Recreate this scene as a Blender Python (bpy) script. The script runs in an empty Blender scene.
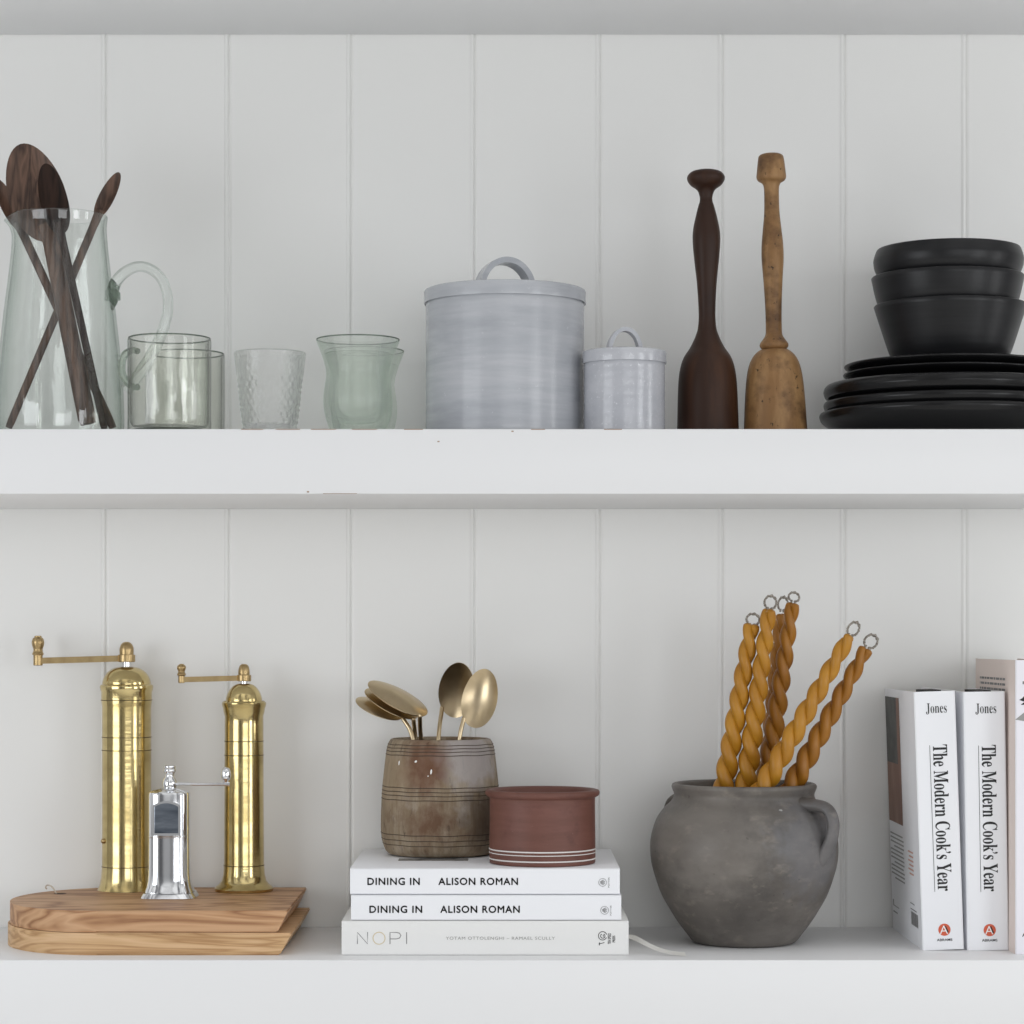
import bpy, bmesh, math, random
from mathutils import Vector, Matrix
random.seed(7)
PI = math.pi
sc = bpy.context.scene
C = sc.collection
EYE = 1.5            # camera height (m); heights below are measured in mm from eye level
CAM = 2440.0         # camera distance from the shelf fronts (mm)
WALL = 280.0         # shelf depth (mm)
ZU, ZL = 211.0, -320.0   # tops of the middle and the lower shelf

def F(y): return (CAM + y) / CAM
def X(px, y): return (px - 512.0) * F(y)
def Z(py, y): return (640.0 - py) * F(y)

# ------------------------------------------------------------------ materials
def new_mat(name):
    m = bpy.data.materials.new(name); m.use_nodes = True
    nt = m.node_tree
    return m, nt, nt.nodes['Principled BSDF']

def mat(name, col, rough=0.5, metal=0.0, col2=None, scale=(20, 20, 20), nscale=1.0, detail=4, lo=0.35, hi=0.65,
        bump=0.0, bscale=None, rough2=None, coat=0.0, sss=0.0, spec=0.5, rnd=None):
    m, nt, b = new_mat(name)
    b.inputs['Base Color'].default_value = (*col, 1)
    b.inputs['Roughness'].default_value = rough
    b.inputs['Metallic'].default_value = metal
    b.inputs['Specular IOR Level'].default_value = spec
    if coat: b.inputs['Coat Weight'].default_value = coat; b.inputs['Coat Roughness'].default_value = 0.12
    if sss:
        b.inputs['Subsurface Weight'].default_value = sss
        b.inputs['Subsurface Radius'].default_value = (0.006, 0.003, 0.001)
        b.inputs['Subsurface Scale'].default_value = 1.0
    tc = nt.nodes.new('ShaderNodeTexCoord')
    def noise(sc3, s, d):
        mp = nt.nodes.new('ShaderNodeMapping'); mp.inputs['Scale'].default_value = sc3
        nt.links.new(tc.outputs['Object'], mp.inputs['Vector'])
        n = nt.nodes.new('ShaderNodeTexNoise'); n.inputs['Scale'].default_value = s; n.inputs['Detail'].default_value = d
        nt.links.new(mp.outputs['Vector'], n.inputs['Vector'])
        return n
    if col2 is not None or rough2 is not None:
        n = noise(scale, nscale, detail)
        if col2 is not None:
            r = nt.nodes.new('ShaderNodeValToRGB')
            r.color_ramp.elements[0].position = lo; r.color_ramp.elements[0].color = (*col, 1)
            r.color_ramp.elements[1].position = hi; r.color_ramp.elements[1].color = (*col2, 1)
            nt.links.new(n.outputs['Fac'], r.inputs['Fac']); nt.links.new(r.outputs['Color'], b.inputs['Base Color'])
        if rough2 is not None:
            mr = nt.nodes.new('ShaderNodeMapRange'); mr.inputs['From Min'].default_value = lo; mr.inputs['From Max'].default_value = hi
            mr.inputs['To Min'].default_value = rough; mr.inputs['To Max'].default_value = rough2
            nt.links.new(n.outputs['Fac'], mr.inputs['Value']); nt.links.new(mr.outputs['Result'], b.inputs['Roughness'])
    if bump:
        n2 = noise(bscale or scale, nscale, 5)
        bp = nt.nodes.new('ShaderNodeBump'); bp.inputs['Strength'].default_value = bump; bp.inputs['Distance'].default_value = 0.002
        nt.links.new(n2.outputs['Fac'], bp.inputs['Height']); nt.links.new(bp.outputs['Normal'], b.inputs['Normal'])
    return m

def multi_mat(name, cols, layers, rough=0.6, bump=0.15, spec=0.4, spots=()):
    """cols: base colour; layers: (colour, mapping scale, noise scale, lo, hi, strength) mixed over it."""
    m, nt, b = new_mat(name)
    b.inputs['Roughness'].default_value = rough; b.inputs['Specular IOR Level'].default_value = spec
    tc = nt.nodes.new('ShaderNodeTexCoord')
    cur = nt.nodes.new('ShaderNodeRGB'); cur.outputs[0].default_value = (*cols, 1); cur = cur.outputs[0]
    last = None
    for k, (c, s3, s, lo, hi, st) in enumerate(layers):
        mp = nt.nodes.new('ShaderNodeMapping'); mp.inputs['Scale'].default_value = s3; mp.inputs['Location'].default_value = (k*3.1, k*1.7, k*2.3)
        nt.links.new(tc.outputs['Object'], mp.inputs['Vector'])
        n = nt.nodes.new('ShaderNodeTexNoise'); n.inputs['Scale'].default_value = s; n.inputs['Detail'].default_value = 6
        n.inputs['Roughness'].default_value = 0.6
        nt.links.new(mp.outputs['Vector'], n.inputs['Vector'])
        r = nt.nodes.new('ShaderNodeMapRange'); r.inputs['From Min'].default_value = lo; r.inputs['From Max'].default_value = hi
        r.inputs['To Max'].default_value = st; r.clamp = True
        nt.links.new(n.outputs['Fac'], r.inputs['Value'])
        mx = nt.nodes.new('ShaderNodeMix'); mx.data_type = 'RGBA'
        nt.links.new(r.outputs['Result'], mx.inputs[0]); nt.links.new(cur, mx.inputs[6]); mx.inputs[7].default_value = (*c, 1)
        cur = mx.outputs[2]; last = n
    for c, ctr, rad, st in spots:          # worn or stained wood, stoneware sheen and shade painted in, broken by noise
        d = nt.nodes.new('ShaderNodeVectorMath'); d.operation = 'DISTANCE'
        nt.links.new(tc.outputs['Object'], d.inputs[0]); d.inputs[1].default_value = ctr
        n = nt.nodes.new('ShaderNodeTexNoise'); n.inputs['Scale'].default_value = 70; n.inputs['Detail'].default_value = 6
        nt.links.new(tc.outputs['Object'], n.inputs['Vector'])
        a = nt.nodes.new('ShaderNodeMath'); a.operation = 'MULTIPLY_ADD'; a.inputs[1].default_value = rad*1.1; a.inputs[2].default_value = -rad*.55
        nt.links.new(n.outputs['Fac'], a.inputs[0])
        a2 = nt.nodes.new('ShaderNodeMath'); a2.operation = 'ADD'; nt.links.new(a.outputs[0], a2.inputs[0]); nt.links.new(d.outputs['Value'], a2.inputs[1])
        r = nt.nodes.new('ShaderNodeMapRange'); r.inputs['From Min'].default_value = rad; r.inputs['From Max'].default_value = rad*.55; r.inputs['To Max'].default_value = st
        nt.links.new(a2.outputs[0], r.inputs['Value'])
        mx = nt.nodes.new('ShaderNodeMix'); mx.data_type = 'RGBA'
        nt.links.new(r.outputs['Result'], mx.inputs[0]); nt.links.new(cur, mx.inputs[6]); mx.inputs[7].default_value = (*c, 1)
        cur = mx.outputs[2]
    nt.links.new(cur, b.inputs['Base Color'])
    if bump and last:
        bp = nt.nodes.new('ShaderNodeBump'); bp.inputs['Strength'].default_value = bump; bp.inputs['Distance'].default_value = 0.001
        nt.links.new(last.outputs['Fac'], bp.inputs['Height']); nt.links.new(bp.outputs['Normal'], b.inputs['Normal'])
    return m

def wood(name, dark, light, stretch=(60, 60, 4), rings=1.0, rough=0.5, warp=3.0, spec=0.35, mid=None, rough_bump=0.1, streak=0.4):
    m, nt, b = new_mat(name)
    b.inputs['Roughness'].default_value = rough; b.inputs['Specular IOR Level'].default_value = spec
    tc = nt.nodes.new('ShaderNodeTexCoord')
    mp = nt.nodes.new('ShaderNodeMapping'); mp.inputs['Scale'].default_value = stretch
    nt.links.new(tc.outputs['Object'], mp.inputs['Vector'])
    n = nt.nodes.new('ShaderNodeTexNoise'); n.inputs['Scale'].default_value = rings; n.inputs['Detail'].default_value = 3; n.inputs['Distortion'].default_value = 0.6
    nt.links.new(mp.outputs['Vector'], n.inputs['Vector'])
    w = nt.nodes.new('ShaderNodeMath'); w.operation = 'MULTIPLY'; w.inputs[1].default_value = warp
    nt.links.new(n.outputs['Fac'], w.inputs[0])
    fr = nt.nodes.new('ShaderNodeMath'); fr.operation = 'PINGPONG'; fr.inputs[1].default_value = 0.5
    nt.links.new(w.outputs[0], fr.inputs[0])
    n2 = nt.nodes.new('ShaderNodeTexNoise'); n2.inputs['Scale'].default_value = rings*7; n2.inputs['Detail'].default_value = 6
    nt.links.new(mp.outputs['Vector'], n2.inputs['Vector'])
    mx = nt.nodes.new('ShaderNodeMix'); mx.data_type = 'FLOAT'; mx.inputs[0].default_value = streak
    m2 = nt.nodes.new('ShaderNodeMath'); m2.operation = 'MULTIPLY'; m2.inputs[1].default_value = 2.0
    nt.links.new(fr.outputs[0], m2.inputs[0])
    nt.links.new(m2.outputs[0], mx.inputs[2]); nt.links.new(n2.outputs['Fac'], mx.inputs[3])
    r = nt.nodes.new('ShaderNodeValToRGB')
    r.color_ramp.elements[0].position = 0.15; r.color_ramp.elements[0].color = (*dark, 1)
    r.color_ramp.elements[1].position = 0.8; r.color_ramp.elements[1].color = (*light, 1)
    if mid: e = r.color_ramp.elements.new(0.45); e.color = (*mid, 1)
    nt.links.new(mx.outputs[0], r.inputs['Fac']); nt.links.new(r.outputs['Color'], b.inputs['Base Color'])
    bp = nt.nodes.new('ShaderNodeBump'); bp.inputs['Strength'].default_value = rough_bump; bp.inputs['Distance'].default_value = 0.001
    nt.links.new(n2.outputs['Fac'], bp.inputs['Height']); nt.links.new(bp.outputs['Normal'], b.inputs['Normal'])
    return m

def glass(name, tint, clear=0.5, edge=None, rough=0.0, bump=0.0, bscale=120.0, ior=1.48):
    """clear thin-walled body: part of the light goes straight through, the rest refracts and reflects."""
    m = bpy.data.materials.new(name); m.use_nodes = True; nt = m.node_tree; nt.nodes.clear()
    out = nt.nodes.new('ShaderNodeOutputMaterial')
    g = nt.nodes.new('ShaderNodeBsdfGlass'); g.inputs['Color'].default_value = (*tint, 1); g.inputs['IOR'].default_value = ior; g.inputs['Roughness'].default_value = rough
    t = nt.nodes.new('ShaderNodeBsdfTransparent')
    lw = nt.nodes.new('ShaderNodeLayerWeight'); lw.inputs['Blend'].default_value = 0.35
    mc = nt.nodes.new('ShaderNodeMix'); mc.data_type = 'RGBA'
    nt.links.new(lw.outputs['Facing'], mc.inputs[0]); mc.inputs[6].default_value = (*tint, 1); mc.inputs[7].default_value = (*(edge or tint), 1)
    nt.links.new(mc.outputs[2], t.inputs['Color'])
    mx = nt.nodes.new('ShaderNodeMixShader'); mx.inputs[0].default_value = 1 - clear
    nt.links.new(t.outputs[0], mx.inputs[1]); nt.links.new(g.outputs[0], mx.inputs[2])
    nt.links.new(mx.outputs[0], out.inputs['Surface'])
    if bump:
        tc = nt.nodes.new('ShaderNodeTexCoord')
        v = nt.nodes.new('ShaderNodeTexNoise'); v.inputs['Scale'].default_value = bscale; v.inputs['Detail'].default_value = 2
        nt.links.new(tc.outputs['Object'], v.inputs['Vector'])
        bp = nt.nodes.new('ShaderNodeBump'); bp.inputs['Strength'].default_value = bump; bp.inputs['Distance'].default_value = 0.003
        nt.links.new(v.outputs['Fac'], bp.inputs['Height']); nt.links.new(bp.outputs['Normal'], g.inputs['Normal'])
    return m

M = dict(
    wall=mat('wall_paint', (.80, .80, .785), .38, bump=.03, scale=(9, 9, 9), nscale=3, spec=.45),
    shelf=mat('shelf_paint', (.752, .756, .765), .4, bump=.02, scale=(6, 40, 6), nscale=2, spec=.4),
    chip=mat('bare_wood_chip', (.32, .22, .16), .8),
    pitcher=glass('pale_green_glass', (.95, .985, .965), .62, (.80, .87, .83)),
    handle_glass=glass('handle_glass', (.965, .98, .97), .3, (.60, .66, .62)),
    mug=glass('olive_glass', (.95, .97, .935), .45, (.62, .67, .6)),
    rim=glass('glass_rim', (.62, .66, .62), .55, (.30, .34, .31)),  # darkened tint paints the dark refraction of thick lips, edges and joints
    print_reflection=mat('print_with_reflection', (.10, .10, .10), .4, col2=(.42, .42, .42), scale=(60, 60, 60), nscale=1.5),
    mug_handle=glass('dark_edged_glass', (.88, .92, .88), .45, (.26, .30, .27)),
    hammered=glass('hammered_glass', (1, 1, 1), .58, (.92, .935, .925), bump=.5, bscale=170),
    green=glass('green_glass', (.988, .998, .988), .74, (.86, .91, .865)),
    walnut=wood('walnut', (.035, .018, .012), (.135, .075, .05), (70, 70, 9), 1.0, .45, 4),
    walnut_dark=wood('dark_walnut', (.007, .0045, .0035), (.03, .015, .010), (70, 70, 9), 1.0, .5, 3, spec=.15),
    glaze=multi_mat('grey_blue_glaze', (.40, .415, .445), [((.50, .51, .535), (9, 9, 90), 1, .4, .7, .8), ((.31, .325, .355), (6, 6, 30), 1.3, .5, .75, .7), ((.62, .63, .65), (160, 160, 160), 1.5, .66, .75, .7)], rough=.2, bump=.05, spec=.4),
    glaze_pale=multi_mat('pale_glaze', (.43, .44, .475), [((.53, .54, .57), (20, 20, 40), 1, .4, .7, .8), ((.70, .71, .74), (300, 300, 300), 1.2, .6, .72, .8)], rough=.14, bump=.12, spec=.55),
    masher_dark=multi_mat('dark_turned_wood', (.03, .0125, .007), [((.07, .028, .012), (30, 30, 5), 1.2, .45, .75, .9), ((.009, .0055, .005), (12, 12, 8), 1.0, .5, .7, .75)], rough=.45, bump=.08, spec=.25),
    masher_light=multi_mat('worn_turned_wood', (.225, .118, .046), [((.35, .205, .09), (40, 40, 9), 1.4, .42, .66, .9), ((.075, .036, .016), (17, 17, 22), 1.5, .48, .68, .85), ((.02, .012, .008), (110, 110, 80), 1.6, .63, .68, .9)], rough=.48, bump=.1, spec=.3),
    black=mat('matte_black_glaze', (.0075, .0077, .0088), .36, col2=(.012, .012, .0135), scale=(8, 8, 160), nscale=1, bump=.06, spec=.32),
    black_plate=mat('satin_black_glaze', (.0055, .0055, .006), .27, bump=.05, scale=(10, 10, 120), nscale=1, spec=.3),
    board_top=wood('red_brown_board', (.29, .14, .068), (.56, .34, .19), (5, 16, 34), 1.0, .5, 6, mid=(.45, .25, .125), rough_bump=.04, streak=.3),
    board_low=wood('pale_oak_board', (.42, .24, .11), (.66, .44, .25), (4, 14, 60), 1.0, .5, 5, mid=(.58, .37, .19), rough_bump=.04, streak=.3),
    cord=mat('jute_cord', (.62, .55, .45), .9, col2=(.42, .36, .28), scale=(400, 400, 400)),
    hole=mat('dark_hole', (.06, .03, .018), .9),
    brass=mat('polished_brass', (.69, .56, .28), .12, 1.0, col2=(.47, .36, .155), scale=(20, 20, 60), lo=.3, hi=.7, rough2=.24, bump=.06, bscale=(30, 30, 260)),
    brass_dull=mat('aged_brass', (.50, .37, .19), .34, 1.0, col2=(.40, .285, .14), scale=(90, 90, 90)),
    steel=mat('steel', (.72, .72, .72), .2, 1.0),
    chrome=mat('chrome', (.78, .79, .81), .09, 1.0, bump=.03, scale=(40, 40, 90)),
    groove=mat('dark_groove', (.10, .07, .03), .6, .6),
    mirror=mat('dark_window', (.05, .07, .10), .06, 1.0, col2=(.34, .38, .44), scale=(12, 12, 60), nscale=1.0, lo=.4, hi=.62),
    gold=mat('brushed_gold', (.60, .485, .32), .29, 1.0, col2=(.54, .43, .27), scale=(60, 60, 60), bump=.03),
    book=mat('white_cover', (.82, .83, .86), .38, spec=.4),
    book_cream=mat('off_white_linen_cover', (.78, .78, .77), .6, bump=.12, scale=(900, 900, 900), spec=.3),
    book_pink=mat('pale_pink_cover', (.76, .66, .61), .5, spec=.3),
    book_lilac=mat('lilac_white_spine', (.80, .79, .84), .5, spec=.3),
    pages=mat('pages', (.74, .72, .67), .85, col2=(.58, .56, .52), scale=(900, 3, 3), nscale=1),
    ink=mat('black_ink', (.012, .012, .013), .6),
    ink_soft=mat('grey_ink', (.22, .22, .22), .6),
    ink_pale=mat('pale_grey_ink', (.30, .30, .29), .6),
    ink_gold=mat('gold_ink', (.62, .52, .33), .4),
    orange=mat('orange_ink', (.62, .10, .04), .5),
    orange_pale=mat('faded_orange_ink', (.66, .38, .30), .6),
    white_ink=mat('white_ink', (.85, .85, .84), .5),
    head=mat('black_top_strip', (.02, .018, .018), .7),
    photo=mat('printed_picture', (.018, .02, .017), .5, col2=(.06, .062, .054), scale=(30, 30, 30), nscale=1.5),
    photo_warm=mat('printed_brown_picture', (.16, .062, .035), .5, col2=(.26, .14, .09), scale=(40, 40, 8), nscale=1.2),
    ribbon=mat('white_ribbon', (.82, .81, .78), .6),
    pot_wood=multi_mat('weathered_wood', (.235, .178, .118), [((.34, .28, .205), (90, 90, 12), 1.3, .42, .66, .9), ((.115, .055, .03), (16, 16, 13), 1.2, .50, .66, .85), ((.42, .39, .36), (13, 13, 11), 1.1, .60, .76, .7), ((.055, .036, .024), (130, 130, 40), 1.3, .58, .72, .8)], rough=.72, bump=.4, spec=.25,
        spots=[((.36, .335, .33), (.034, -.045, .108), .046, .75), ((.135, .06, .034), (-.018, -.058, .100), .036, .7), ((.34, .265, .175), (-.05, -.03, .085), .04, .5), ((.10, .07, .05), (.045, -.04, .045), .034, .6)]),
    pot_wood_line=mat('scored_line', (.06, .042, .03), .9),
    paint_fleck=mat('white_fleck', (.85, .85, .83), .5),
    terracotta=multi_mat('red_brown_clay', (.128, .05, .036), [((.175, .072, .055), (10, 10, 90), 1, .42, .7, .8), ((.085, .03, .024), (50, 50, 70), 1.2, .55, .75, .6), ((.40, .29, .25), (330, 330, 330), 1.5, .70, .75, .6)], rough=.5, bump=.1, spec=.4),
    white_line=mat('white_slip_line', (.72, .70, .68), .55),
    stone=multi_mat('grey_stoneware', (.115, .102, .090), [((.20, .183, .165), (10, 10, 26), 1.0, .42, .66, .85), ((.06, .054, .05), (9, 9, 12), 1.1, .48, .68, .85), ((.30, .26, .22), (40, 40, 70), 1.3, .56, .74, .5), ((.035, .03, .028), (180, 180, 180), 1.0, .66, .72, .8)], rough=.43, bump=.18, spec=.4,
        spots=[((.20, .18, .16), (-.045, -.085, .115), .075, .45), ((.15, .155, .175), (.065, -.07, .105), .06, .4), ((.05, .044, .04), (.0, -.05, .01), .06, .35)]),  # pale left area, bluish sheen and bottom shade painted into the colour
    stone_dark=mat('pot_inside', (.035, .032, .03), .8),
    wax=mat('ochre_beeswax', (.46, .215, .016), .42, col2=(.37, .16, .011), scale=(25, 25, 25), sss=.05, spec=.45),
    wax_dark=mat('amber_beeswax', (.36, .15, .013), .42, col2=(.29, .115, .01), scale=(25, 25, 25), sss=.05, spec=.45),
    wick=mat('grey_cotton_wick', (.42, .39, .34), .9, col2=(.16, .14, .12), scale=(500, 500, 500)),
)

def thin_glass(m, tint, edge, power=3.0, rough=.012, shine=.75, bump=0.0, bscale=60.0):
    """thin wall: light passes straight, tinted more where the wall is seen edge-on, plus a surface reflection"""
    nt = m.node_tree; nt.nodes.clear()
    out = nt.nodes.new('ShaderNodeOutputMaterial'); t = nt.nodes.new('ShaderNodeBsdfTransparent'); g = nt.nodes.new('ShaderNodeBsdfGlossy')
    g.inputs['Roughness'].default_value = rough
    lw = nt.nodes.new('ShaderNodeLayerWeight'); lw.inputs['Blend'].default_value = .5
    def mth(op, a, b):
        n = nt.nodes.new('ShaderNodeMath'); n.operation = op
        for i, v in enumerate((a, b)):
            if isinstance(v, float): n.inputs[i].default_value = v
            else: nt.links.new(v, n.inputs[i])
        n.use_clamp = True
        return n.outputs[0]
    p = mth('POWER', lw.outputs['Facing'], power)
    mc = nt.nodes.new('ShaderNodeMix'); mc.data_type = 'RGBA'; nt.links.new(p, mc.inputs[0])
    mc.inputs[6].default_value = (*tint, 1); mc.inputs[7].default_value = (*edge, 1)
    nt.links.new(mc.outputs[2], t.inputs['Color'])
    f = mth('ADD', mth('MULTIPLY', mth('POWER', lw.outputs['Facing'], 5.0), shine), .055)
    mx = nt.nodes.new('ShaderNodeMixShader'); nt.links.new(f, mx.inputs[0]); nt.links.new(t.outputs[0], mx.inputs[1]); nt.links.new(g.outputs[0], mx.inputs[2])
    nt.links.new(mx.outputs[0], out.inputs['Surface'])
    if bump:
        tc = nt.nodes.new('ShaderNodeTexCoord'); mp = nt.nodes.new('ShaderNodeMapping'); mp.inputs['Scale'].default_value = (1, 1, .25)
        nt.links.new(tc.outputs['Object'], mp.inputs['Vector'])
        v = nt.nodes.new('ShaderNodeTexNoise'); v.inputs['Scale'].default_value = bscale; nt.links.new(mp.outputs['Vector'], v.inputs['Vector'])
        bp = nt.nodes.new('ShaderNodeBump'); bp.inputs['Strength'].default_value = bump; bp.inputs['Distance'].default_value = .004
        nt.links.new(v.outputs['Fac'], bp.inputs['Height']); nt.links.new(bp.outputs['Normal'], g.inputs['Normal'])
    return m
thin_glass(M['pitcher'], (.978, .988, .980), (.60, .67, .63), 2.8, bump=.25)
thin_glass(M['mug'], (.982, .986, .970), (.16, .18, .16), 4.2, bump=.35, shine=.8)

# ------------------------------------------------------------------ mesh helpers (mm in, m out)
def obj(name, bm, m, parent=None, smooth=True, ang=38, loc=(0, 0, 0)):
    me = bpy.data.meshes.new(name)
    bmesh.ops.scale(bm, vec=(.001, .001, .001), verts=bm.verts)
    bmesh.ops.recalc_face_normals(bm, faces=bm.faces)
    bm.to_mesh(me); bm.free()
    ms = m if isinstance(m, (list, tuple)) else [m]
    for x in ms: me.materials.append(x)
    if smooth:
        for p in me.polygons: p.use_smooth = True
        me.set_sharp_from_angle(angle=math.radians(ang))
    o = bpy.data.objects.new(name, me); C.objects.link(o)
    if parent: o.parent = parent
    o.location = Vector(loc) * .001
    return o

def thing(name, label, cat, x, y, z, group=None):
    """an Empty at the thing's base; x, y, z in mm"""
    o = bpy.data.objects.new(name, None); C.objects.link(o)
    o.location = (x*.001, y*.001, EYE + z*.001); o.empty_display_size = .02
    tag(o, label, cat, group)
    return o

def tag(o, label, cat, group=None):
    o['label'] = label; o['category'] = cat
    if group: o['group'] = group
    return o

def smooth_prof(p, k=4):
    """Catmull-Rom through the points"""
    out = []
    n = len(p)
    for i in range(n-1):
        p0, p1, p2, p3 = p[max(i-1, 0)], p[i], p[i+1], p[min(i+2, n-1)]
        for j in range(k):
            t = j/k
            out.append(tuple(.5*((2*b) + (-a+c)*t + (2*a-5*b+4*c-d)*t*t + (-a+3*b-3*c+d)*t**3) for a, b, c, d in zip(p0, p1, p2, p3)))
    out.append(tuple(p[-1]))
    return out

def lathe(prof, n=72, bm=None, sq=None, off=(0, 0), rfun=None):
    """revolve (r, z) round the z axis; sq = superellipse exponent; rfun(angle, r, z) -> (r, z)"""
    bm = bm or bmesh.new()
    rings = []
    for r, z in prof:
        if r <= 1e-6:
            rings.append([bm.verts.new((off[0], off[1], z))]); continue
        ring = []
        for i in range(n):
            a = 2*PI*i/n; rr, zz = (rfun(a, r, z) if rfun else (r, z))
            c, s = math.cos(a), math.sin(a)
            if sq:
                k = (abs(c)**sq + abs(s)**sq)**(-1/sq); rr *= k
            ring.append(bm.verts.new((off[0]+rr*c, off[1]+rr*s, zz)))
        rings.append(ring)
    for A, B in zip(rings, rings[1:]):
        if len(A) == 1 and len(B) == 1: continue
        for i in range(n):
            j = (i+1) % n
            if len(A) == 1: bm.faces.new((A[0], B[i], B[j]))
            elif len(B) == 1: bm.faces.new((A[i], A[j], B[0]))
            else: bm.faces.new((A[i], A[j], B[j], B[i]))
    return bm

def tube(path, rad, n=12, flat=1.0, ref=None, bm=None, closed=False):
    """sweep an ellipse along the path; rad a number or list; flat squashes it along ref"""
    bm = bm or bmesh.new()
    P = [Vector(p) for p in path]; k = len(P)
    R = rad if isinstance(rad, (list, tuple)) else [rad]*k
    Fl = flat if isinstance(flat, (list, tuple)) else [flat]*k
    rings = []; N = None
    for i in range(k):
        if closed: t = (P[(i+1) % k]-P[i-1])
        else: t = P[min(i+1, k-1)]-P[max(i-1, 0)]
        t.normalize()
        if ref is not None: N = Vector(ref)
        elif N is None: N = Vector((0, 0, 1)) if abs(t.z) < .8 else Vector((0, 1, 0))
        N = (N - t*N.dot(t)).normalized(); B = t.cross(N)
        rings.append([bm.verts.new(P[i] + R[i]*(Fl[i]*math.cos(2*PI*j/n)*N + math.sin(2*PI*j/n)*B)) for j in range(n)])
    m = k if closed else k-1
    for i in range(m):
        A, B2 = rings[i], rings[(i+1) % k]
        for j in range(n):
            bm.faces.new((A[j], A[(j+1) % n], B2[(j+1) % n], B2[j]))
    if not closed:
        bm.faces.new(rings[0][::-1]); bm.faces.new(rings[-1])
    return bm

def box(x0, x1, y0, y1, z0, z1, bev=0, bm=None, seg=2):
    b = bmesh.new()
    v = [b.verts.new((x, y, z)) for x in (x0, x1) for y in (y0, y1) for z in (z0, z1)]
    for f in ((0, 1, 3, 2), (4, 6, 7, 5), (0, 4, 5, 1), (2, 3, 7, 6), (0, 2, 6, 4), (1, 5, 7, 3)): b.faces.new([v[i] for i in f])
    if bev: bmesh.ops.bevel(b, geom=b.edges[:], offset=bev, segments=seg, affect='EDGES', profile=.5)
    return join(bm, b) if bm else b

def join(bm, b):
    mp = {v: bm.verts.new(v.co) for v in b.verts}
    for f in b.faces: bm.faces.new([mp[v] for v in f.verts])
    b.free(); return bm

def prism(poly, z0, z1, poly2=None):
    b = bmesh.new(); poly2 = poly2 or poly
    A = [b.verts.new((x, y, z0)) for x, y in poly]; B = [b.verts.new((x, y, z1)) for x, y in poly2]
    b.faces.new(A[::-1]); b.faces.new(B); n = len(A)
    for i in range(n): b.faces.new((A[i], A[(i+1) % n], B[(i+1) % n], B[i]))
    return b

def px_prof(pts, y, zb, s=1.0):
    """(half width px, py) measured at depth y -> local (r, z)"""
    return [(r*F(y)*s, Z(py, y)-zb) for r, py in pts]

def rounded_box_ring(rc, zc, rr, n=10, a0=0, a1=2*PI):
    return [(rc+rr*math.cos(a0+(a1-a0)*i/n), zc+rr*math.sin(a0+(a1-a0)*i/n)) for i in range(n+1)]

SERIF = lambda s: ''.join(chr(0x1D400+ord(c)-65) if 'A' <= c <= 'Z' else chr(0x1D41A+ord(c)-97) if 'a' <= c <= 'z' else c for c in s)

def lettering(name, body, m, parent, cx, cz, w, h, y=-0.25, off=0.0, rot=0.0, space=1.0, bold=0.0):
    """flat printed letters, fitted into w x h mm, centred at (cx, cz) on a face looking to -y (or to -x)"""
    cu = bpy.data.curves.new(name, 'FONT'); cu.body = body; cu.size = 1; cu.offset = off; cu.space_character = space
    cu.resolution_u = 4
    t = bpy.data.objects.new(name, cu); C.objects.link(t)
    me = bpy.data.meshes.new_from_object(t)
    bpy.data.objects.remove(t); bpy.data.curves.remove(cu)
    xs = [v.co.x for v in me.vertices]; ys = [v.co.y for v in me.vertices]
    x0, x1, y0, y1 = min(xs), max(xs), min(ys), max(ys)
    sx, sy = w/(x1-x0), h/(y1-y0)
    for v in me.vertices:
        u, q = (v.co.x-(x0+x1)/2)*sx, (v.co.y-(y0+y1)/2)*sy
        u, q = u*math.cos(rot)-q*math.sin(rot), u*math.sin(rot)+q*math.cos(rot)
        v.co = Vector((cx+u, y, cz+q))*.001
    if bold:
        bm = bmesh.new(); bm.from_mesh(me); src = bm.copy()
        for dx, dz in ((bold, 0), (-bold, 0), (0, bold*.8), (0, -bold*.8)):
            c = src.copy(); bmesh.ops.translate(c, verts=c.verts, vec=(dx*.001, 0, dz*.001)); join(bm, c)
        src.free(); bm.to_mesh(me); bm.free()
    me.materials.clear(); me.materials.append(m)
    o = bpy.data.objects.new(name, me); C.objects.link(o); o.parent = parent
    return o

def patch(name, x0, x1, z0, z1, m, parent, y=-0.25):
    b = bmesh.new(); b.faces.new([b.verts.new(p) for p in ((x0, y, z0), (x1, y, z0), (x1, y, z1), (x0, y, z1))])
    return obj(name, b, m, parent, False)

def side_quad(b, t0, t1, z0, z1, x=-.25):
    """quad on the left face of an upright book: t = mm behind the spine"""
    b.faces.new([b.verts.new(p) for p in ((x, t1, z0), (x, t0, z0), (x, t0, z1), (x, t1, z1))])

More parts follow.
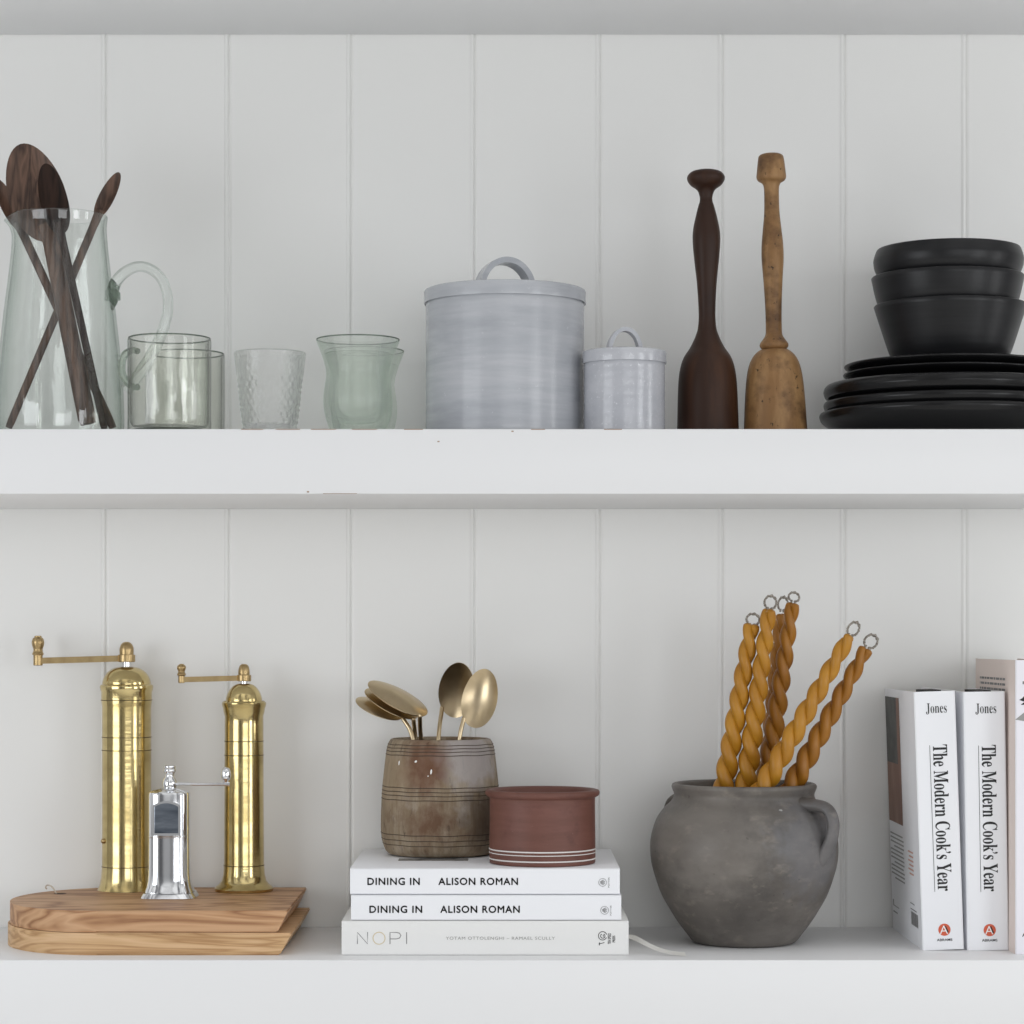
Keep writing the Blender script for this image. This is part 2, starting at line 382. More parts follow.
# ------------------------------------------------------------------ setting: boarded wall and three shelves
def make_wall():
    gx = [X(p, WALL)-1.2 for p in (-18, 105, 228, 350, 473.5, 599, 721.5, 843.5, 965, 1088, 1210)]
    gx = [gx[0]-136.6] + gx
    pts = [(-1000, WALL)]
    for g in gx:
        pts += [(g-3.0, WALL), (g-2.4, WALL-.5), (g-1.2, WALL-1.25), (g-.2, WALL-1.4), (g+.8, WALL-1.1), (g+1.5, WALL-.2), (g+1.8, WALL+1.2), (g+3.0, WALL+1.4), (g+3.6, WALL+.7), (g+5.6, WALL)]
    pts.append((1000, WALL))
    b = bmesh.new()
    A = [b.verts.new((x, y, -1500)) for x, y in pts]; B = [b.verts.new((x, y, 900)) for x, y in pts]
    for i in range(len(pts)-1): b.faces.new((A[i], A[i+1], B[i+1], B[i]))
    # thickness behind
    p0, p1 = [b.verts.new((x, WALL+20, z)) for x, z in ((-1000, -1500), (1000, -1500))], [b.verts.new((x, WALL+20, z)) for x, z in ((-1000, 900), (1000, 900))]
    b.faces.new((p0[0], p0[1], p1[1], p1[0]))
    b.faces.new((A[0], p0[0], p1[0], B[0])); b.faces.new((A[-1], B[-1], p1[1], p0[1]))
    o = obj('wall_back', b, M['wall'], smooth=False); o.location = (0, 0, EYE); o['kind'] = 'structure'
    return o
make_wall()

fl = obj('floor', box(-2600, 2600, -5200, WALL+20, -1520, -1500), mat('pale_floor', (.90, .885, .86), .5, col2=(.85, .83, .79), scale=(1, 9, 1), nscale=2), smooth=False)
fl.location = (0, 0, EYE); fl['kind'] = 'structure'

def shelf(z0, z1, label):
    o = obj('shelf', box(-985, 985, 0, WALL-1.2, z0, z1, 1.0), M['shelf'], ang=50)
    o.location = (0, 0, EYE); return tag(o, label, 'shelf')
sh_top = shelf(674.5, 742, 'uppermost white painted shelf, only its underside showing at the top')
sh_mid = shelf(146, ZU, 'white painted middle shelf carrying the glassware, canisters and black dishes')
sh_low = shelf(-388, ZL, 'white painted lower shelf carrying the mills, books and stoneware pot')
for x0, x1 in ((241, 263), (276, 300), (311, 336), (352, 377), (404, 423), (531, 545), (604, 622)):
    obj('paint_chip', box(X(x0, 0), X(x1, 0), -.15, .8, ZU-.75, ZU+.12), M['chip'], sh_mid, False)
for px, py, w, h in ((308, 491.8, 2.2, 1.6), (512.5, 431.3, 2.2, 1.2), (438.5, 441.5, 2.2, 1.2), (340, 493.6, 34, .5)):
    obj('paint_chip', box(X(px-w/2, 0), X(px+w/2, 0), -.12, .5, Z(py+h/2, 0), Z(py-h/2, 0)), M['chip'], sh_mid, False)

# ------------------------------------------------------------------ glass pitcher with four wooden spoons
PY = 132.0
pit = thing('glass_pitcher', 'tall pale green glass pitcher with a loop handle, holding wooden spoons', 'pitcher', X(60, PY), PY, ZU)
def make_pitcher():
    out = px_prof([(62, 437), (63.5, 428), (63.5, 410), (62.5, 387), (60, 357), (55.5, 315), (50.5, 275), (47.3, 245), (46, 228), (46.8, 220), (47.2, 217)], PY, ZU)
    out[0] = (62*F(PY), 1.5)
    outer = smooth_prof(out, 4)
    inner = [(r-2.6, z) for r, z in outer if z > 8][::-1]
    top = outer[-1]
    prof = [(0, .2), (60*F(PY), .2)] + outer + [(top[0]-.4, top[1]+1.0), (top[0]-1.3, top[1]+1.4), (top[0]-2.2, top[1]+1.0)] + inner + [(inner[-1][0]-5, 5.5), (0, 5)]
    def spout(a, r, z):
        h = max(0, (z - (top[1]-34))/34)
        d = math.atan2(math.sin(a-PI), math.cos(a-PI))
        k = math.exp(-(d/.26)**2)*h*h
        return r + 9*k, z - 4.5*k*h
    obj('body', lathe(prof, 96, rfun=spout), M['pitcher'], pit, ang=60)
    pts = [(112.5, 300), (113, 290), (117, 280.5), (126, 271.5), (139, 266.5), (152, 270), (162, 280), (167.5, 296), (167.5, 313), (163, 330), (156, 346), (147, 362), (136, 378), (125.5, 391)]
    path = smooth_prof([(X(p, PY)-X(60, PY), 0, Z(q, PY)-ZU) for p, q in pts], 5)
    n = len(path)
    rad = [6.9 - 1.4*math.sin(PI*i/(n-1)) + (1.6 if i < 5 else 0) for i in range(n)]
    obj('handle', tube(path, rad, 16, 1.1, (0, 1, 0)), M['handle_glass'], pit)
    blob = bmesh.new()
    bmesh.ops.create_icosphere(blob, subdivisions=3, radius=1)
    for v in blob.verts: v.co = Vector((X(113.5, PY)-X(60, PY) + v.co.x*4.2 + .7*math.sin(v.co.z*9), v.co.y*9, Z(295, PY)-ZU + v.co.z*16*(1-.2*v.co.x)))
    obj('handle_joint', blob, M['rim'], pit)
make_pitcher()

def wooden_spoon(label, m, bowl_px, handle_px, semis, tilt, y_top, y_bot, w0, w1, thick, cup=4.0, yaw=0.0, hflat=.6):
    """bowl centre px, bottom end px; semis (half length, half width) px; tilt = lean of the bowl's long axis (deg, + to the left at the top)"""
    bx, by_ = bowl_px; hx, hy = handle_px
    t = thing('wooden_spoon', label, 'spoon', X(hx, y_bot), y_bot, Z(hy, y_bot), 'wooden spoons in the pitcher')
    O = Vector((X(hx, y_bot), y_bot, Z(hy, y_bot)))
    c = Vector((X(bx, y_top), y_top, Z(by_, y_top))) - O
    L, W = semis[0]*F(y_top), semis[1]*F(y_top)
    u = Vector((-math.sin(math.radians(tilt)), 0, math.cos(math.radians(tilt))))
    v = Vector((math.cos(math.radians(tilt))*math.cos(yaw), math.sin(yaw), math.sin(math.radians(tilt))*math.cos(yaw)))
    nrm = u.cross(v).normalized()
    if nrm.y > 0: nrm = -nrm
    b = bmesh.new(); NR, NA = 9, 40
    def ring(side):
        rr = []
        for i in range(NR+1):
            f = i/NR
            if i == 0: rr.append([b.verts.new(c - nrm*(cup if side else cup+thick))]); continue
            row = []
            for j in range(NA):
                a = 2*PI*j/NA
                eg = 1 - .10*math.sin(a)          # a little narrower at the tip
                p = c + u*(L*f*math.sin(a)) + v*(W*f*math.cos(a)*eg)
                d = cup*(1-f*f) + (0 if side else thick*(1-f**4) + .8)
                row.append(b.verts.new(p - nrm*d))
            rr.append(row)
        return rr
    A, B = ring(True), ring(False)
    for S in (A, B):
        for i in range(NR):
            for j in range(NA):
                k = (j+1) % NA
                if i == 0: b.faces.new((S[0][0], S[1][j], S[1][k]))
                else: b.faces.new((S[i][j], S[i+1][j], S[i+1][k], S[i][k]))
    for j in range(NA): b.faces.new((A[-1][j], A[-1][(j+1) % NA], B[-1][(j+1) % NA], B[-1][j]))
    obj('bowl', b, m, t)
    top = c - u*(L*.80) - nrm*(cup*.3 + .5)
    path = [top + u*(L*.16), top + u*(L*.05), top*.94, top*.8, top*.6, top*.4, top*.2, top*.03, Vector((0, 0, 0))]
    ww = [w0*1.2, w0*1.15] + [w0+(w1-w0)*q for q in (.06, .2, .4, .6, .8, .97)] + [w1*.82]
    obj('handle', tube(path, [q*F(y_top) for q in ww], 16, hflat, tuple(nrm)), m, t)
    return t
wooden_spoon('big walnut spoon with the widest oval bowl in the glass pitcher', M['walnut'], (36, 192.5), (88, 424), (51, 28.5), 18, 119, 108, 8.4, 9.2, 5, 5)
wooden_spoon('small dark walnut spoon leaning in front of the big spoon in the pitcher', M['walnut_dark'], (53.5, 199), (104.5, 429), (36.5, 14), 13, 102, 104, 4.0, 3.8, 3, 5, .3)
wooden_spoon('narrow walnut spoon leaning to the left behind the pitcher spout', M['walnut'], (9, 205), (113, 428), (30, 8.5), 27, 131, 127, 4.4, 4.4, 4, 3, .3)
wooden_spoon('narrow walnut spoon leaning to the right at the pitcher rim', M['walnut'], (107.5, 195), (8.5, 428), (25.5, 8.2), -27, 134, 144, 4.4, 4.2, 4, 3, -.2)

# ------------------------------------------------------------------ drinking glasses
def ring(parent, r, z, k, m, name='rim'):
    obj(name, tube([(r*math.cos(2*PI*i/80), r*math.sin(2*PI*i/80), z) for i in range(80)], k, 8, closed=True), m, parent)

def glass_mug(px, y, label, handle):
    t = thing('glass_mug', label, 'glass mug', X(px, y), y, ZU, 'straight glass mugs')
    r = 42.7; H = (640-339)*F(70)-ZU
    prof = [(0, .3), (r-4, .3), (r-1.5, 1), (r, 3.5), (r-.2, 20), (r, H*.5), (r, H-2), (r-.3, H-.5), (r-1.2, H), (r-2, H-.5), (r-2.4, H-2), (r-2.5, H*.5), (r-2.8, 12), (r-5, 8), (r-12, 7), (0, 7.5)]
    obj('body', lathe(prof, 80), M['mug'], t, ang=50)
    ring(t, r-1.2, H+.2, .75, M['rim']); ring(t, r-1.6, 2.6, 1.5, M['rim'], 'base_edge')
    if handle is not None:
        a = handle
        d = Vector((math.cos(a), math.sin(a), 0))
        q = [(r+1.5, H*.90), (r+9, H*.915), (r+19, H*.88), (r+23.5, H*.78), (r+22, H*.66), (r+13, H*.555), (r+1.5, H*.52)]
        path = smooth_prof([tuple(d*rr + Vector((0, 0, z))) for rr, z in q], 4)
        obj('handle', tube(path, 3.3, 12, 1.35, (-d.y, d.x, 0)), M['mug_handle'], t)
    return t
glass_mug(169.5, 68, 'clear olive-tinted straight glass mug beside the pitcher, in front', math.radians(146))
glass_mug(185, 202, 'olive-tinted straight glass mug half hidden behind the other mug', None)

def tumbler():
    y = 100
    t = thing('glass_tumbler', 'small clear tapered glass tumbler with a hammered lower half', 'glass', X(270, y), y, ZU)
    o = px_prof([(26.5, 437), (27.5, 428), (30.5, 405), (33, 380), (34.8, 364), (36, 353.5)], y, ZU)
    o[0] = (26.5*F(y), 1)
    out = smooth_prof(o, 10); top = out[-1]
    def dimple(a, r, z):
        zt = Z(377, y)-ZU
        k = max(0, min(1, (zt+3-z)/6))
        row = z/6.2; ph = (int(row) % 2)*.5
        w = math.sin(PI*(row % 1))*abs(math.sin((a*22/(2*PI)+ph)*PI))
        return r - 1.7*k*(1-w), z
    body = [(0, .2), (25*F(y), .2)] + out + [(top[0]-.8, top[1]+.9), (top[0]-1.6, top[1])]
    inner = [(r-2.0, z) for r, z in out if z > 12][::-1] + [(20, 9), (0, 8.5)]
    b = lathe(body + inner, 132, rfun=lambda a, r, z: dimple(a, r, z) if r > 10 else (r, z))
    obj('body', b, M['hammered'], t, ang=80)
tumbler()

def waisted(px, y, label):
    t = thing('waisted_glass', label, 'glass', X(px, y), y, ZU, 'waisted green glasses')
    y0 = 100
    o = px_prof([(26, 437), (29, 428), (33, 415), (34.5, 402), (33.6, 390), (31.8, 378), (32, 371), (35, 359), (39.5, 347), (41.8, 341)], y0, ZU)
    o[0] = (25*F(y0), .8)
    out = smooth_prof(o, 4); top = out[-1]
    i = px_prof([(39.8, 342), (37, 348), (31.5, 360), (28.3, 371), (28, 379), (29, 390), (29.3, 402), (27, 413), (21, 421), (10, 424), (0, 424.5)], y0, ZU)
    inn = smooth_prof(i, 4); inn[-1] = (0, inn[-1][1])
    prof = [(0, .2), (22*F(y0), .2)] + out + [(top[0]-.9, top[1]+.9)] + inn
    obj('body', lathe(prof, 80), M['green'], t, ang=60)
    ring(t, top[0]-.9, top[1]+.7, .7, M['rim'])
waisted(358, 95, 'green waisted glass with a flared rim between clear tumbler and canister')
waisted(364, 196, 'green waisted glass standing hidden behind its twin, its edge showing')

# ------------------------------------------------------------------ lidded canisters
def canister(name, label, px, y, lid_r, body_r, lid_py, hand, m):
    t = thing(name, label, 'canister', X(px, y), y, ZU, 'lidded grey canisters')
    zt, zb = Z(lid_py[0], y)-ZU, Z(lid_py[1], y)-ZU
    R, r = lid_r*F(y), body_r*F(y)
    prof = [(0, .2), (r-4, .2), (r-1, 1), (r, 4), (r-.4, zb*.3), (r-.1, zb*.6), (r-.5, zb-3), (r-.8, zb+1.2), (r-6, zb+1.2), (r-6, zb-6), (r-7, 10), (0, 8)]
    prof = [(0, .2), (r-4, .2), (r-1, 1)] + [(r-.08+.08*math.sin(k*1.9), 4+(zb-6)*k/24) for k in range(25)] + prof[7:]
    obj('body', lathe(prof, 96), m, t)
    lid = [(0, zb+1.6), (R-3, zb+1.6), (R-1, zb+.4), (R-.2, zb), (R, zb+1.6), (R-.2, (zt+zb)/2), (R, zt-2.2), (R-.7, zt-.7), (R-2.2, zt), (R-8, zt+.2), (R*.5, zt+1.6), (0, zt+2)]
    l = obj('lid', lathe(lid, 96), m, t)
    hw, hh, th, dep, rz = [q*F(y) for q in hand[:4]] + [hand[4]]
    b = bmesh.new(); K = 28; rows = []
    for i in range(K+1):
        a = PI*i/K
        prt = []
        for (dr, s) in ((0, -1), (0, 1), (-th, 1), (-th, -1)):
            x, z = (hw+dr)*math.cos(a), (hh+dr)*math.sin(a)
            prt.append(b.verts.new((x, s*dep/2, zt - 1 + z)))
        rows.append(prt)
    for A, B in zip(rows, rows[1:]):
        for q in range(4): b.faces.new((A[q], A[(q+1) % 4], B[(q+1) % 4], B[q]))
    b.faces.new(rows[0]); b.faces.new(rows[-1][::-1])
    bmesh.ops.bevel(b, geom=[e for e in b.edges if len(e.link_faces) == 2 and e.calc_face_angle(0) > 1.2], offset=1.0, segments=2, affect='EDGES')
    bmesh.ops.rotate(b, verts=b.verts, cent=(0, 0, 0), matrix=Matrix.Rotation(rz, 3, 'Z'))
    obj('handle', b, m, l, ang=45)
canister('lidded_canister', 'large grey-blue glazed stoneware canister with arched lid handle', 505, 130, 81, 79.3, (290.8, 304.5), (29.5, 33.5, 5.5, 22, .30), M['glaze'])
canister('lidded_canister', 'small pale grey glazed canister with a lid, between big canister and dark masher', 624.5, 90, 42, 40.6, (351.5, 364), (17.8, 25, 4, 11, .2), M['glaze_pale'])

# ------------------------------------------------------------------ wooden mashers
def masher(label, px, y, m, pts, lean):     # lean: lean in degrees
    t = thing('wooden_masher', label, 'masher', X(px, y), y, ZU, 'turned wooden mashers')
    t.rotation_euler = (0, math.radians(lean), 0)
    head = px_prof(pts[1], y, ZU); hd = px_prof(pts[0], y, ZU)
    head[-1] = (head[-1][0], 1.2)
    P = [(0, hd[0][1]+.3)] + smooth_prof(hd, 5)
    obj('handle', lathe(P, 48), m, t, ang=60)
    Q = [(0, head[0][1])] + smooth_prof(head, 5) + [(head[-1][0]-1.5, .2), (0, .2)]
    obj('head', lathe(Q, 64), m, t, ang=60)
masher('dark brown turned wooden masher with a mushroom-shaped knob', 708, 122, M['masher_dark'],
       ([(9, 170.3), (15.5, 172.5), (19, 178), (16, 184.5), (9, 190), (6.4, 197), (6.6, 202), (7.6, 205), (10.5, 216), (13.4, 230), (13.8, 242), (12.4, 260), (10, 282), (8.6, 305), (8.6, 322), (11, 336), (14, 342)],
        [(8, 322), (9, 328), (12.5, 338), (17.5, 348), (23.5, 357), (27, 367), (29, 380), (30, 400), (31, 437)]), -.45)
masher('lighter worn wooden masher with a barrel-shaped knob beside the black plates', 775.6, 122, M['masher_light'],
       ([(9, 154.2), (12, 156), (13.2, 161), (14.3, 171), (14.8, 177), (13.4, 180.5), (9.5, 183), (7.6, 188), (7.4, 200), (7.8, 214), (9.4, 230), (10.8, 245), (11, 260), (9.6, 280), (8.3, 305), (8, 328), (8.6, 335), (11.5, 340), (14, 343.5), (14.2, 346.5), (12.5, 348.8), (10.5, 350)],
        [(10, 348.8), (15, 350.5), (20.5, 355.5), (24.6, 363), (27, 372), (28.6, 383), (30, 400), (32, 437)]), -.95)

# ------------------------------------------------------------------ black plates and bowls
DY = 139.0
def plate(label, rp, px, zb, h, floor, foot=.62, deep=False):
    t = tag(obj('plate', lathe(plate_prof(rp*F(DY), h, floor, foot, deep), 112), M['black_plate'], ang=60), label, 'plate', 'black plates in the stack')
    t.location = (X(px, DY)*.001, DY*.001, EYE+(ZU+zb)*.001); return t
def plate_prof(R, h, fl, foot, deep):
    f = R*foot
    if deep:
        p = [(0, 1), (f-4, 1), (f-3, .1), (f, .1), (f+2, 1.5), (R*.78, 9), (R*.87, 16), (R*.93, 20), (R-2.5, 22.8), (R-.4, h-9.5), (R, h-7), (R-1.2, h-3), (R-4, h-.4), (R-6.5, h), (R-9, h-1.5), (R*.84, fl+3), (R*.7, fl), (0, fl)]
    else:
        p = [(0, 1), (f-4, 1), (f-3, .1), (f, .1), (f+2, 1.2), (R*.80, h*.17), (R*.91, h*.42), (R-2.6, h*.66), (R-.5, h*.80), (R, h*.88), (R-.7, h*.96), (R-2.6, h), (R-5, h-.6), (R*.9, max(fl+1.5, h*.72)), (R*.75, fl+.5), (R*.6, fl), (0, fl)]
    return smooth_prof(p, 3)
plate('lowest and widest black plate of the stack, resting on the shelf', 127.8, 948, 0, 29.5, 10.6)
plate('large black plate lying second from the bottom of the stack', 123.6, 948, 11, 30, 10.6)
plate('large black plate with a thick rounded rim, third from the bottom of the stack', 123.6, 948, 22, 37, 35.5, deep=True)
plate('smaller black plate under the topmost plate of the stack', 104, 948, 58.5, 12.6, 7.6)
plate('topmost small black plate with the black bowls standing on it', 103, 948, 66.8, 13.2, 8)
def bowl(label, px, pts, zb, lip):
    o = px_prof(pts, DY, ZU+zb)
    out = smooth_prof([(o[0][0]-3, .2)] + o, 4)
    tr, tz = out[-1]
    prof = [(0, .2)] + out + lip(tr, tz)
    t = tag(obj('bowl', lathe(prof, 96), M['black'], ang=60), label, 'bowl', 'black bowls in the stack')
    t.location = (X(px, DY)*.001, DY*.001, EYE+(ZU+zb)*.001)
def lip(tr, tz): return [(tr-.8, tz+1), (tr-2.5, tz+1.3), (tr-4, tz+.2), (tr-5.4, tz-6), (tr-14, tz-34), (tr-22, tz-50), (tr-40, 7), (0, 6)]
bowl('lowest black bowl of the three, standing on the plates', 950, [(54, 364.5), (55, 363), (60.3, 353), (68, 330), (75.5, 306.5)], 78.9-4, lip)
bowl('middle black bowl nested between the two other bowls', 947.5, [(46, 340), (50, 337), (58, 326), (69.5, 303), (75.6, 278)], 104.5, lip)
bowl('top black bowl of the stack with a slightly turned-in rim', 948.3, [(46, 312), (49, 309), (60, 294), (71.6, 272.6), (74.2, 263), (73.8, 257.5), (71.4, 250.5)], 135, lip)

# ------------------------------------------------------------------ chopping boards
def board(label, m, z0, z1, xt, xb, xl, yc, hw, ax, group):
    t = thing('chopping_board', label, 'chopping board', 0, 0, z0, group)
    def poly(xr):
        p = [(xr, yc+hw), (xl+ax, yc+hw)]
        for i in range(1, 32):
            a = PI/2 + PI*i/32
            p.append((xl+ax + ax*math.cos(a), yc + hw*math.sin(a)))
        return p + [(xl+ax, yc-hw), (xr, yc-hw)]
    b = prism(poly(xb), 0, z1-z0, poly(xt))
    bmesh.ops.bevel(b, geom=[e for e in b.edges if abs(e.verts[0].co.z-e.verts[1].co.z) < .1], offset=1.5, segments=2, affect='EDGES')
    obj('slab', b, m, t, ang=35)
    return t
board('pale oak chopping board, the lower of the pair, flat on the shelf', M['board_low'], ZL, -297.6, -223.5, -236, -533.5, 155, 119, 112, 'rounded chopping boards')
b2 = board('reddish brown chopping board on top of the pale one, under the mills', M['board_top'], -297.2, -275, -227.5, -238.5, -531.5, 156, 118, 109, 'rounded chopping boards')
hp = (X(60, 205), 205)
hb = lathe([(0, 0), (7, 0)], 24, off=hp)
obj('hanging_hole', hb, M['hole'], b2, False).location = (0, 0, .0223)
cp = smooth_prof([(X(57, 205), 205, 20.5), (X(55, 207), 207, Z(891, 207)+297.2), (X(51.5, 210), 210, Z(886.4, 210)+297.2), (X(47, 214), 214, Z(885.2, 214)+297.2), (X(45.6, 216), 216, Z(887.6, 216)+297.2), (X(47, 216), 216, Z(889, 216)+297.2)], 5)
obj('hanging_cord', tube(cp, .75, 8), M['cord'], b2)
ZB = -275.0

# ------------------------------------------------------------------ mills
def brass_mill(label, px, y, prof, rings, neck, hub, cap, arm, knob, stud=None):
    t = thing('brass_mill', label, 'pepper mill', X(px, y), y, ZB, 'brass crank mills')
    f = F(y); cx = X(px, y)
    P = px_prof(prof, y, ZB); P[0] = (P[0][0], .3)
    obj('body', lathe([(0, .2)] + P, 80), M['brass'], t, ang=30)
    for r, py in rings:
        obj('engraved_ring', tube([(r*f*math.cos(2*PI*k/72)*.999, r*f*math.sin(2*PI*k/72)*.999, Z(py, y)-ZB) for k in range(72)], .42, 6, closed=True), M['groove'], t)
    ds, = [px_prof(neck[1], y, ZB)]
    obj('dome', lathe(smooth_prof(ds, 5)[:-1] + [(0, ds[-1][1])], 64), M['brass'], t, ang=30)
    obj('spindle', lathe([(0, Z(neck[0][1], y)-ZB-3), (neck[0][0]*f, Z(neck[0][1], y)-ZB-3), (neck[0][0]*f, Z(neck[0][2], y)-ZB+2), (0, Z(neck[0][2], y)-ZB+2)], 20), M['steel'], t, ang=30)
    cr = bmesh.new()
    z0, z1 = Z(hub[2], y)-ZB, Z(hub[1], y)-ZB
    lathe([(0, z0), (hub[0]*f-.6, z0), (hub[0]*f, z0+.6), (hub[0]*f, z1-.6), (hub[0]*f-.6, z1), (0, z1)], 32, cr)
    xl = X(arm[0], y)-cx; za0, za1 = Z(arm[2], y)-ZB, Z(arm[1], y)-ZB
    hh = (z1-z0)*.46; zc = (z0+z1)/2
    path = [(0, 0, zc), (xl*.3, 0, zc+(za0-zc)*.3), (xl*.7, 0, zc+(za0-zc)*.7), (xl, 0, za0)]
    bar = bmesh.new(); rows = []
    for p in path: rows.append([bar.verts.new((p[0], sy*hh*.75, p[2]+sz*hh*.9)) for sy, sz in ((-1, -1), (1, -1), (1, 1), (-1, 1))])
    for A, B in zip(rows, rows[1:]):
        for q in range(4): bar.faces.new((A[q], A[(q+1) % 4], B[(q+1) % 4], B[q]))
    bar.faces.new(rows[0]); bar.faces.new(rows[-1][::-1])
    bmesh.ops.bevel(bar, geom=bar.edges[:], offset=.5, segments=2, affect='EDGES')
    join(cr, bar)
    k0, k1 = Z(knob[1], y)-ZB, Z(knob[0], y)-ZB
    lathe([(0, k0), (knob[2]*f-.5, k0), (knob[2]*f, k0+.6), (knob[2]*f, k1-.5), (knob[2]*f-.5, k1), (0, k1)], 24, cr, off=(xl, 0))
    c = obj('crank_arm', cr, M['brass_dull'], t, ang=35)
    kp = px_prof(knob[3], y, ZB)
    obj('crank_knob', lathe(smooth_prof(kp, 5)[:-1] + [(0, kp[-1][1])], 32, off=(xl, 0)), M['brass_dull'], c)
    cpf = px_prof(cap, y, ZB)
    obj('cap_nut', lathe(smooth_prof(cpf, 4)[:-1] + [(0, cpf[-1][1])], 32), M['brass_dull'], t, ang=40)
    if stud:
        b = bmesh.new(); bmesh.ops.create_uvsphere(b, u_segments=20, v_segments=12, radius=2.6*f)
        a = math.radians(stud[0]); r = stud[1]*f
        bmesh.ops.translate(b, verts=b.verts, vec=(r*math.cos(a), r*math.sin(a), Z(stud[2], y)-ZB))
        obj('stud', b, M['brass_dull'], t)
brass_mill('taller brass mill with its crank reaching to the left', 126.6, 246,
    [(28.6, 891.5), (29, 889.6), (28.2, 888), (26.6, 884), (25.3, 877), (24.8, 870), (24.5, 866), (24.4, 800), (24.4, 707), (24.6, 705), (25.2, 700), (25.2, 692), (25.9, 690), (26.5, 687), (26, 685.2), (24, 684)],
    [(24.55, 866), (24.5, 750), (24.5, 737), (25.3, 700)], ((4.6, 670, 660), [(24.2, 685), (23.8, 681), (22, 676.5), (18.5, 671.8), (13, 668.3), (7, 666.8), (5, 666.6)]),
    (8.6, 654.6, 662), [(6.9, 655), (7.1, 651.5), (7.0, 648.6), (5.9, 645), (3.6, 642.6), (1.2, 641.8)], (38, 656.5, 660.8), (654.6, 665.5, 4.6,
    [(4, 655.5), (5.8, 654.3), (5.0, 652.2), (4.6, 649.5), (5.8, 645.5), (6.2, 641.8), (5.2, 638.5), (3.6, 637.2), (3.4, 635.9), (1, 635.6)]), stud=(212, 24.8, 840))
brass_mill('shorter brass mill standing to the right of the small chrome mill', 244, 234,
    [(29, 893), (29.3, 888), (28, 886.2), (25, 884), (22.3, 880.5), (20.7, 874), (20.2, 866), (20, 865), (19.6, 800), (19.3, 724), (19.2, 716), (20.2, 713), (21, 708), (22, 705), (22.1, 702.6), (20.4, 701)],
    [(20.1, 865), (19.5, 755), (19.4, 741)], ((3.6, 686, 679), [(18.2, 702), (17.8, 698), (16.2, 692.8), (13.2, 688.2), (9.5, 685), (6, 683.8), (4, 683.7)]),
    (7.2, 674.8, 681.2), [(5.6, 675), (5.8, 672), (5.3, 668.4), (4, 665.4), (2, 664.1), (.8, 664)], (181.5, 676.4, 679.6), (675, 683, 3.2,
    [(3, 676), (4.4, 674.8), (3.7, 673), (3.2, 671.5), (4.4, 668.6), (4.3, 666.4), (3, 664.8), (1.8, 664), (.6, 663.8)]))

def chrome_mill():
    y = 170; f = F(y); px = 169.8
    t = thing('chrome_mill', 'small chrome mill with a dark window, between the two brass mills', 'pepper mill', X(px, y), y, ZB)
    b = px_prof([(24, 891.5), (23.6, 889.4), (22.3, 886), (21, 880), (20.4, 872), (20.2, 836.5), (20.6, 836), (20.6, 835), (20.2, 834.5), (20.2, 794), (19.6, 792), (17, 790.4), (9, 788.2), (7.5, 787.6)], y, ZB)
    obj('body', lathe([(0, b[0][1])] + b + [(0, b[-1][1])], 96, sq=3.4), M['chrome'], t, ang=30)
    h9 = b[0][1]
    obj('base', lathe([(0, .2), (27.4*f, .2), (27.6*f, .9), (25.6*f, h9-1.2), (25*f, h9-.2), (0, h9)], 96, sq=4.5), M['chrome'], t, ang=20)
    R = 20.2*f
    # window: arched frame and dark pane on the front face
    def arch(x0, x1, z0, zs, zt, y_, n=14):
        p = [(x0, z0), (x1, z0), (x1, zs)]
        p += [(x1+(x0-x1)*i/n, zs+(zt-zs)*math.sin(PI*i/n)**.8) for i in range(1, n)]
        return p + [(x0, zs)]
    zz = lambda py: Z(py, y)-ZB
    fr = arch(-14.2*f, 13.6*f, zz(834), zz(804.5), zz(799.6), 0); pn = arch(-12.2*f, 11.4*f, zz(831.6), zz(805.5), zz(801.8), 0)
    bm = bmesh.new()
    A = [bm.verts.new((x, -R-1.4, z)) for x, z in fr]; B = [bm.verts.new((x, -R-1.4, z)) for x, z in pn]; D = [bm.verts.new((x, -R+3, z)) for x, z in fr]; E2 = [bm.verts.new((x, -R+.6, z)) for x, z in pn]
    n = len(A)
    for i in range(n):
        j = (i+1) % n
        bm.faces.new((A[i], A[j], B[j], B[i])); bm.faces.new((A[i], D[i], D[j], A[j])); bm.faces.new((B[i], B[j], E2[j], E2[i]))
    w = obj('window_frame', bm, M['chrome'], t, ang=30)
    bm = bmesh.new(); bm.faces.new([bm.verts.new((x, -R-.1, z)) for x, z in pn])
    obj('window_pane', bm, M['mirror'], w, False)
    k = px_prof([(6.4, 789), (7, 785.5), (7.2, 782.5), (6, 779), (4.6, 777), (4.2, 774.6), (5.2, 772.6), (6.2, 771.4), (6.3, 769.2), (5.6, 768.4), (6.1, 767.4), (5.9, 766), (4.6, 765.3), (1, 765.1)], y, ZB)
    obj('finial', lathe([(0, k[0][1])] + k + [(0, k[-1][1])], 40), M['chrome'], t, ang=50)
    xa = X(228, y)-X(px, y); za = zz(784)
    a = obj('crank_arm', tube([(5, 0, za), (14, 0, za+.3), (30, 0, za-.4), (xa-5, 0, za), (xa+2, 0, za-.2)], [1.9, 1.7, 1.6, 1.9, 2.6], 14), M['chrome'], t)
    kp = px_prof([(1.8, 783.5), (2.4, 781.6), (4.2, 779), (5, 775.5), (4.5, 771), (3, 768), (1, 767)], y, ZB)
    obj('crank_knob', lathe([(0, kp[0][1])] + smooth_prof(kp, 4) + [(0, kp[-1][1])], 28, off=(X(226, y)-X(px, y), 0)), M['chrome'], a)
chrome_mill()

